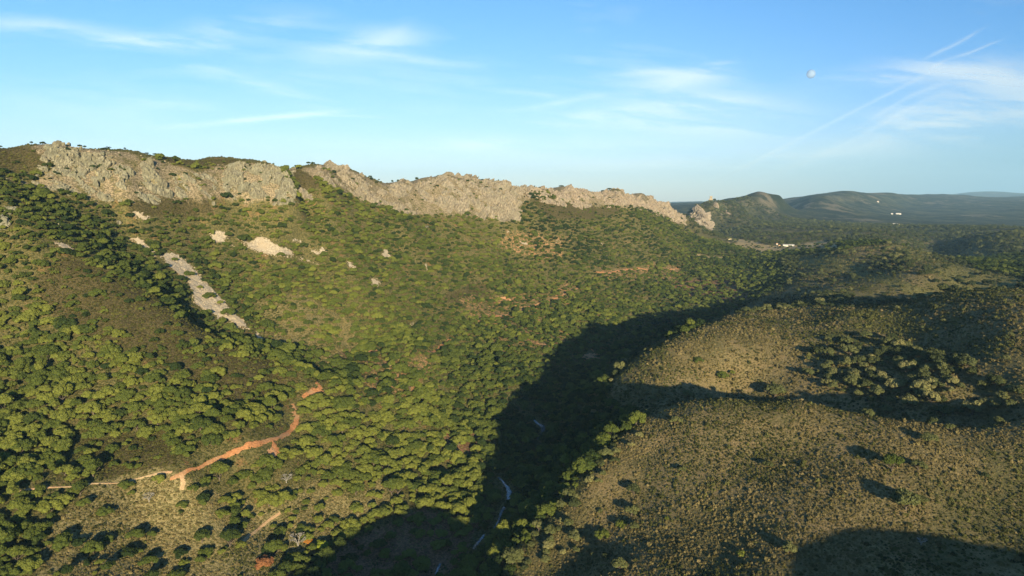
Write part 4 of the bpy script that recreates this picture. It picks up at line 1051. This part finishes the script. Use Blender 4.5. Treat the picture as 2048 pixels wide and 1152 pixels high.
# trees against the sky ----------------------------------------------------------------------
def skyline(u, wpx, label, flatz=.8, stem=False):
    """stands on the crest of the ridge at this bearing"""
    d = px_dir(u, 330); d = d[:2] / d[1]
    Y = np.linspace(380, 1400, 700); zz = ground(d[0] * Y, Y); el = zz / Y
    k = int(np.argmax(np.where(Y < np.interp(u, [0, 500, 800, 1100, 1350], [520, 640, 800, 1000, 1400]), el, -9)))
    r = Y[k] * np.hypot(d[0], 1); s = wpx / FPX * r / 2
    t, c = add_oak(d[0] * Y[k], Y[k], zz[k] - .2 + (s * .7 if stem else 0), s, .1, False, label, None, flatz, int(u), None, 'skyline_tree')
    if stem:
        for ch in t.children:
            if ch.name.startswith('trunk'): ch.scale = (1.2, 1.2, 2.6); ch.location = (0, 0, -.15)
for (u, w_, lab, fz, st) in [
 (2, 9, 'small tree on the skyline at the left edge of the picture', .8, False), (55, 3, 'tiny bush on the skyline, leftmost speck left of the summit crag', .9, False), (67, 6, 'thin small tree on the skyline left of the summit crag', 1.1, False),
 (89, 10, 'dark bush on the skyline touching the left of the summit crag', .8, False), (162, 9, 'dark bush on the skyline just right of the summit crag', .8, False), (172, 8, 'second dark bush right of the summit crag on the skyline', .8, False),
 (219, 10, 'flat-topped parasol shaped tree standing clear on the skyline', .35, True), (213, 14, 'spreading dark bush on the skyline below the parasol shaped tree', .5, False), (252, 6, 'small round bush on the skyline right of the parasol tree', .9, False),
 (263, 3, 'tiny bush alone on the skyline between two rounder ones', .9, False), (278, 3, 'tiny upright shrub on the skyline left of the wide bush', 1.1, False), (295, 8, 'wide bush on the skyline above the narrow pointed crag', .7, False),
 (312, 10, 'longer dark bush on the skyline right of the wide bush', .6, False), (358, 7, 'bush on the skyline of the grassy plateau', .7, False), (547, 5, 'speck of bush on the skyline right of the grassy plateau', .9, False),
 (568, 9, 'dark bush on the skyline before the rounded summit', .8, False), (592, 9, 'twin bush on the skyline at the start of the rounded summit', .8, False), (617, 10, 'leafy bush on the skyline at the left of the rounded summit', .8, False),
 (626, 7, 'pointed young tree on the skyline at the left of the rounded summit', 1.3, False), (740, 9, 'dark bush where the rounded summit falls to the saddle', .8, False), (757, 5, 'small dark tree on the saddle skyline', 1.1, False),
 (784, 5, 'first little pine of a row on the saddle skyline', 1.6, False), (796, 6, 'second, fuller little pine of a row on the saddle skyline', 1.4, False), (808, 5, 'last little pine of a row on the saddle skyline', 1.5, False), (833, 6, 'dark conical tree before the second summit', 1.5, False),
 (953, 6, 'dark round bush on the skyline right of the second summit', .9, False), (964, 9, 'wider dark bush on the skyline right of the second summit', .7, False), (997, 4, 'upright speck of a tree on the skyline above the widest cliff', 1.3, False),
 (1069, 4, 'left of two dot-like trees on the skyline past the widest cliff', 1.2, True), (1079, 6, 'right of two dot-like trees on the skyline past the widest cliff', 1.0, False), (1123, 9, 'flat dark bush on the skyline before the bulky brown crag', .6, False),
 (1208, 10, 'dark bush on the skyline left of the bulky brown crag', .8, False), (1220, 12, 'long dark bush capping the bulky brown crag', .6, False)]:
    skyline(u, w_, lab, fz, st)

# the rest of the wood and the scrub, too many to count --------------------------------------
def instancer(name, label, cat, P, scl, tint, protos, seed, mat=None):
    """one object holding thousands of plants: points that carry copies of a few crowns"""
    me = bpy.data.meshes.new(name); n = len(P)
    me.vertices.add(n); me.vertices.foreach_set('co', np.asarray(P, np.float32).ravel())
    rng = np.random.default_rng(seed)
    a = me.attributes.new('tint', 'FLOAT', 'POINT'); a.data.foreach_set('value', np.asarray(tint, np.float32))
    a = me.attributes.new('size', 'FLOAT_VECTOR', 'POINT'); a.data.foreach_set('vector', np.asarray(scl, np.float32).ravel())
    rot = np.stack([rng.normal(0, .10, n), rng.normal(0, .10, n), rng.uniform(0, 6.28, n)], 1)
    a = me.attributes.new('turn', 'FLOAT_VECTOR', 'POINT'); a.data.foreach_set('vector', rot.astype(np.float32).ravel())
    a = me.attributes.new('sort', 'INT', 'POINT'); a.data.foreach_set('value', rng.integers(0, len(protos), n).astype(np.int32))
    o = link(name, me, None, label=label, cat=cat, kind='stuff')
    g = bpy.data.node_groups.new(name, 'GeometryNodeTree')
    g.interface.new_socket('Geometry', in_out='INPUT', socket_type='NodeSocketGeometry')
    g.interface.new_socket('Geometry', in_out='OUTPUT', socket_type='NodeSocketGeometry')
    N = g.nodes; L = g.links
    gi = N.new('NodeGroupInput'); go = N.new('NodeGroupOutput')
    iop = N.new('GeometryNodeInstanceOnPoints'); L.new(gi.outputs[0], iop.inputs['Points'])
    g2i = N.new('GeometryNodeGeometryToInstance')
    for p in protos:
        oi = N.new('GeometryNodeObjectInfo'); oi.transform_space = 'ORIGINAL'; oi.inputs['Object'].default_value = p; oi.inputs['As Instance'].default_value = True
        L.new(oi.outputs['Geometry'], g2i.inputs[0])
    jg = N.new('GeometryNodeJoinGeometry')
    for nd in [q for q in N if q.bl_idname == 'GeometryNodeObjectInfo']:
        L.new(nd.outputs['Geometry'], jg.inputs[0])
    N.remove(g2i)
    L.new(jg.outputs[0], iop.inputs['Instance'])
    iop.inputs['Pick Instance'].default_value = True
    def attr(nm, typ):
        q = N.new('GeometryNodeInputNamedAttribute'); q.data_type = typ; q.inputs['Name'].default_value = nm
        return q.outputs['Attribute']
    L.new(attr('sort', 'INT'), iop.inputs['Instance Index'])
    L.new(attr('turn', 'FLOAT_VECTOR'), iop.inputs['Rotation'])
    L.new(attr('size', 'FLOAT_VECTOR'), iop.inputs['Scale'])
    L.new(iop.outputs[0], go.inputs[0])
    md = o.modifiers.new('scatter', 'NODES'); md.node_group = g
    return o
rest = np.ones(nT, bool); rest[own] = False
sx = np.array([q[0] for q in SOLO]); sy = np.array([q[1] for q in SOLO]); sr = np.array([q[2] for q in SOLO])
for q in range(len(SOLO)):
    rest &= np.hypot(T[:, 0] - sx[q], T[:, 1] - sy[q]) > sr[q] * 1.0 + sz * .75
def trees3(k): return np.stack([sz[k] * RNG.uniform(.85, 1.2, k.sum()), sz[k] * RNG.uniform(.85, 1.2, k.sum()), sz[k] * RNG.uniform(.85, 1.30, k.sum())], 1)
base = T[:, :3] + np.array([0, 0, ZC - .2]) + np.stack([sz * 0, sz * 0, sz * .20 * (T[:, 5] < .5)], 1)
PO = [c for c in PROTO.values() if c.data in CROWN]; POO = [c for c in PROTO.values() if c.data in CROWN_O]
# loose stones over the screes and under the cliffs
_sp = []
for (r0, r1, gap) in ((380, 620, 0.95),):
    x, y, z, u, v = scatter(r0, r1, gap, .1, -.75)
    k_ = region('scree', u, v, 7, x, y, .4) | ((RNG.uniform(size=len(x)) < .10) & region('cliffs', u, v, 14, x, y))
    k_ &= RNG.uniform(size=len(x)) < .7
    _sp.append(np.stack([x, y, z + ZC + .25], 1)[k_])
_sp = np.vstack(_sp); _ss = np.clip(RNG.lognormal(math.log(.42), .45, len(_sp)), .15, 1.5)
STONES = []
for i_, (u_, v_, lab_) in enumerate(((532, 497, 'grey stone lying in the wide pale clearing high on the slope'), (405, 590, 'grey stone in the long pale scree'), (430, 470, 'grey stone in the first pale clearing'))):
    p_ = hit([u_], [v_], 60, 900)[0]; sv_, sf_ = ico(2); dd_ = blocks(sv_ * 3 + i_ * 5, 1.3, 900 + i_, 1.2)
    me_ = mesh_np('stone', sv_ * (0.8 + .35 * dd_)[:, None] * np.array([1, .8, .6]), sf_, smooth=False); me_.materials.append(SCREE)
    o_ = link('stone', me_, None, label=lab_, cat='stone'); o_.location = (p_[0], p_[1], p_[2] + ZC + .5); STONES.append(o_)
instancer('scree_stones', 'loose pale stones strewn over the screes and below the cliffs', 'stones', _sp, np.stack([_ss, _ss, _ss * .8], 1), _ss, STONES, 9)
k = rest & ~olive & (T[:, 6] < 1300)
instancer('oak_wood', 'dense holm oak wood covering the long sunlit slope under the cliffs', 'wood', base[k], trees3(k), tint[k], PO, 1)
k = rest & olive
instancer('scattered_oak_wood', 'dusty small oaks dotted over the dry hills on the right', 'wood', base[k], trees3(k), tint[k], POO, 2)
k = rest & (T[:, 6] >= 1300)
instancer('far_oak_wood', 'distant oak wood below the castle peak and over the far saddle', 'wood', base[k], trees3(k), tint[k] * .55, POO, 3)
print('trees', nT)

# scrub --------------------------------------------------------------------------------------
def bush_mesh(name, seed, n, size, upright):
    rng = np.random.default_rng(seed)
    d = rng.normal(0, 1, (n, 3)); d[:, 2] = np.abs(d[:, 2]); d /= np.linalg.norm(d, axis=1)[:, None]
    C = d * rng.uniform(.45, 1.0, (n, 1)) * np.array([1, 1, upright])
    return mesh_np(name, *cards(C, d, size, rng, 1.2), smooth=False)
def lone_bush(u, v, mat, seed, label, upright, s=1.2):
    p = hit([u], [v], 60, 800)[0]
    me = bush_mesh('scrub_bush', seed, 90, .26, upright); me.materials.append(mat)
    o = link('scrub_bush', me, None, label=label, cat='bush'); o['tint'] = .5
    o.location = (p[0], p[1], p[2] + ZC); o.scale = (s, s, s); return o
BD = [lone_bush(1500, 1090, SCRUBD, 1, 'dry tan bush on the near right hill, right of the small bright green tree', .75), lone_bush(1300, 1090, SCRUBD, 2, 'dry tan bush low on the left foot of the near right hill', .95)]
BG = [lone_bush(1420, 1020, SCRUBG, 3, 'dark green bush in the scrub at the middle of the near right hill', .7), lone_bush(1660, 960, SCRUBG, 4, 'dark green bush in the scrub, left of the dark green lone oak', .85)]
BH = [lone_bush(330, 700, HEATH, 5, 'brown heath bush on the spur of the left slope', .7), lone_bush(280, 640, HEATH, 6, 'brown heath bush higher up on the spur of the left slope', .6)]
sp = [[], [], []]
for (r0, r1, gap) in ((135, 330, 0.82), (330, 560, 1.5), (560, 1150, 2.4)):
    x, y, z, u, v = scatter(r0, r1, gap)
    right = region('RIGHT', u, v, 8, x, y)
    R = lambda n, j: region(n, u, v, j, x, y)
    gpt = R('greenpatch', 6)
    dry = (right & ~(gpt & (RNG.uniform(size=len(x)) < .75)) | R('drygrass', 18) | R('brown', 10) | R('hot', 20) | R('redspots', 10)) & ~R('scree', 2) & ~R('field', 2)
    he = (R('heath', 20) | R('heathtop', 6)) & ~R('scree', 2)
    other = ~dry & ~he & ~R('cliffs', 3) & ~R('scree', 2) & ~R('field', 2) & (r0 < 1000)
    sparse = np.where(R('redspots', 10) | R('brown', 10), .35, 1.0)
    cover = .82 + .75 * fbm(x / 11, y / 11, 861, 4)
    q = RNG.uniform(size=len(x)); clear = ~near_lines(x, y, .75)
    g = fbm(x / 18, y / 18, 871, 4) + fbm(x / 70, y / 70, 881, 2) * .6 + RNG.normal(0, .30, len(x)) + np.where(right & (u > 1500), .12 * (u - 1500) / 500, 0) - .05
    P = np.stack([x, y, z + ZC - .08], 1)
    s = RNG.lognormal(math.log(.62), .34, len(x)) * {0.82: 0.60, 1.5: .98, 2.4: .95}[gap]
    tn = np.clip(.5 + RNG.normal(0, .24, len(x)) + .2 * fbm(x / 30, y / 30, 891, 2), 0, 1)
    kd = dry & (q < cover * sparse) & (g < -0.06) & clear
    kg = ((dry & (q < cover * sparse) & (g >= -0.06)) | (other & (q < .60))) & clear
    kh = he & (q < .8) & clear
    for w_, k in enumerate((kd, kg, kh)):
        sp[w_].append((P[k], s[k], tn[k]))
for w_, (nm, lab, pr) in enumerate((('dry_scrub', 'tan dry scrub covering the hills on the right and the bare clearings', BD), ('green_scrub', 'dark green low scrub mixed into the dry hills and under the oaks', BG), ('heath', 'brown heath covering the spur and the top of the left slope', BH))):
    P = np.vstack([a[0] for a in sp[w_]]); s = np.concatenate([a[1] for a in sp[w_]]); tn = np.concatenate([a[2] for a in sp[w_]])
    instancer(nm, lab, 'scrub', P, np.stack([s, s, s * RNG.uniform(.8, 1.4, len(s))], 1), tn, pr, 20 + w_)
    print(nm, len(P))
# ------------------------------------------------------------------ buildings, far off
def plaster(name, a, b):
    m, nb = material(name)
    n = nb.noise(nb.node('ShaderNodeNewGeometry').outputs['Position'], 0.6, 4, .6)
    finish(nb, nb.mix(nb.ramp(n, .35, .65), a, b), .9, n, .2, .05); return m
WHITE = plaster('white_plaster', (0.50, 0.47, 0.42), (0.60, 0.57, 0.51)); CREAM = plaster('cream_plaster', (0.62, 0.52, 0.30), (0.74, 0.62, 0.38))
TILE = plaster('roof_tile', (0.36, 0.19, 0.11), (0.48, 0.27, 0.16)); TIN = plaster('pale_metal_roof', (0.36, 0.35, 0.33), (0.46, 0.44, 0.42))
DARK = plaster('dark_opening', (0.02, 0.02, 0.02), (0.04, 0.035, 0.03)); MASON = plaster('castle_masonry', (0.24, 0.20, 0.14), (0.33, 0.28, 0.20))
def box_mesh(name, x0, x1, y0, y1, z0, z1):
    V = [(x, y, z) for z in (z0, z1) for y in (y0, y1) for x in (x0, x1)]
    return mesh_np(name, V, np.array([(0, 2, 3, 1), (4, 5, 7, 6), (0, 1, 5, 4), (1, 3, 7, 5), (3, 2, 6, 7), (2, 0, 4, 6)]), smooth=False)
def house(u, v, Y, wpx, hpx, label, wall, roof, turn=0.1, nwin=3, hip=False):
    d = px_dir(u, v); x = d[0] / d[1] * Y; z = ground(x, Y)[0]
    k = math.hypot(x, Y) / FPX; L = wpx * k; Hh = hpx * k * .62; D = min(L * .7, 9.0 + L * .1)
    t = bpy.data.objects.new('farmhouse', None); COL.objects.link(t); t.location = (x, Y, z + ZC - .3); t.rotation_euler = (0, 0, -math.atan2(x, Y) + turn)
    t['label'] = label; t['category'] = 'building'
    link('wall', box_mesh('wall', -L / 2, L / 2, -D / 2, D / 2, -2.0, Hh), wall, t)
    e = .4; rh = Hh * .45
    V = [(-L/2-e, -D/2-e, Hh), (L/2+e, -D/2-e, Hh), (L/2+e, D/2+e, Hh), (-L/2-e, D/2+e, Hh), (-L/2-e, 0, Hh+rh), (L/2+e, 0, Hh+rh)]
    link('roof', mesh_np('roof', np.array(V) + [0, 0, .02], [np.array([(0,1,5,4), (2,3,4,5), (3,2,1,0)]), np.array([(0,4,3), (1,2,5)])], smooth=False), roof, t)
    for i in range(nwin):
        xx = -L / 2 + L * (i + .5) / nwin; ww = min(.9, L / nwin * .2)
        if i == nwin // 2: link('door', box_mesh('door', xx - ww * .7, xx + ww * .7, -D / 2 - .05, -D / 2 + .05, 0, min(2.2, Hh * .75)), DARK, t)
        else: link('window', box_mesh('window', xx - ww * .6, xx + ww * .6, -D / 2 - .05, -D / 2 + .05, Hh * .4, Hh * .75), DARK, t)
house(1571, 491, 1235, 9, 4.5, 'long low white farm building by the dry field, left of its twin', WHITE, TIN, 0.05, 5)
house(1583, 491.5, 1235, 9, 5, 'bright white farm building at the right end of the farmyard', WHITE, TIN, -0.05, 5)
house(1554, 489.5, 1250, 2.6, 4, 'tiny white hut left of the long white farm building', WHITE, TILE, 0.1, 1)
house(1559, 492, 1225, 3, 4, 'small cream hut below the tiny white one', CREAM, TILE, 0.3, 1)
house(1459, 479, 1330, 5, 5, 'cream hut alone in the upper left of the dry field', CREAM, TILE, 0.4, 1)
house(1784, 426, 3500, 3, 2.2, 'small white building, left of the upper pair out on the plain', WHITE, TIN, 0.2, 3)
house(1797, 426, 3520, 8, 2.4, 'long white farm in the upper cluster out on the plain', WHITE, TIN, 0.1, 7)
house(1755, 416, 4300, 3, 2.4, 'lone white house farthest out on the plain', WHITE, TILE, 0.1, 3)
house(1789, 451, 2400, 6, 2.4, 'long white farm building of the lower cluster on the plain', WHITE, TIN, 0.1, 5)
house(1797, 451, 2410, 4.5, 2.2, 'pale barn joined to the right of the lower white farm building', CREAM, TIN, -0.1, 3)
def castle(P):
    t = bpy.data.objects.new('castle_tower', None); COL.objects.link(t); t.location = (P.x, P.y, P.z - 6.5); t.rotation_euler = (0, 0, -.2)
    t['label'] = 'small ruined castle tower on top of the wooded rock peak'; t['category'] = 'tower'
    link('keep', box_mesh('keep', -3.6, 3.6, -3.2, 3.2, -4, 11), MASON, t)
    link('lower_wall', box_mesh('lower_wall', -6.5, 4.8, -4.6, -3.3, -4, 3.4), MASON, t)
    for i in range(4): link('merlon', box_mesh('merlon', -3.6 + i * 2.1, -2.7 + i * 2.1, -3.2, -2.4, 11.0, 12.1), MASON, t)
    link('window', box_mesh('window', -.5, .5, -3.28, -3.1, 6, 8), DARK, t)
castle(PEAK)
# ------------------------------------------------------------------ evening haze over the whole country
_gz = np.empty(len(gme.vertices) * 3, np.float32); gme.vertices.foreach_get('co', _gz); HZ0 = float(_gz[2::3].min()) - 1; HZ1 = max(float(_gz[2::3].max()), ZC + 60) + 15
def haze():
    me = box_mesh('haze', -19500, 19500, -19500, 19500, HZ0, HZ1)
    m = bpy.data.materials.new('haze_air'); m.use_nodes = True; m.node_tree.nodes.clear(); nb = NB(m.node_tree)
    p = nb.node('ShaderNodeVolumePrincipled', {'Color': (0.45, 0.75, 1.0), 'Density': HAZE_D, 'Anisotropy': 0.0})
    o = nb.n.new('ShaderNodeOutputMaterial'); nb.l.new(p.outputs[0], o.inputs['Volume'])
    link('haze', me, m, label='thin blue evening haze over the far country', cat='haze', kind='stuff')
HAZE_D = 0.000052
haze()
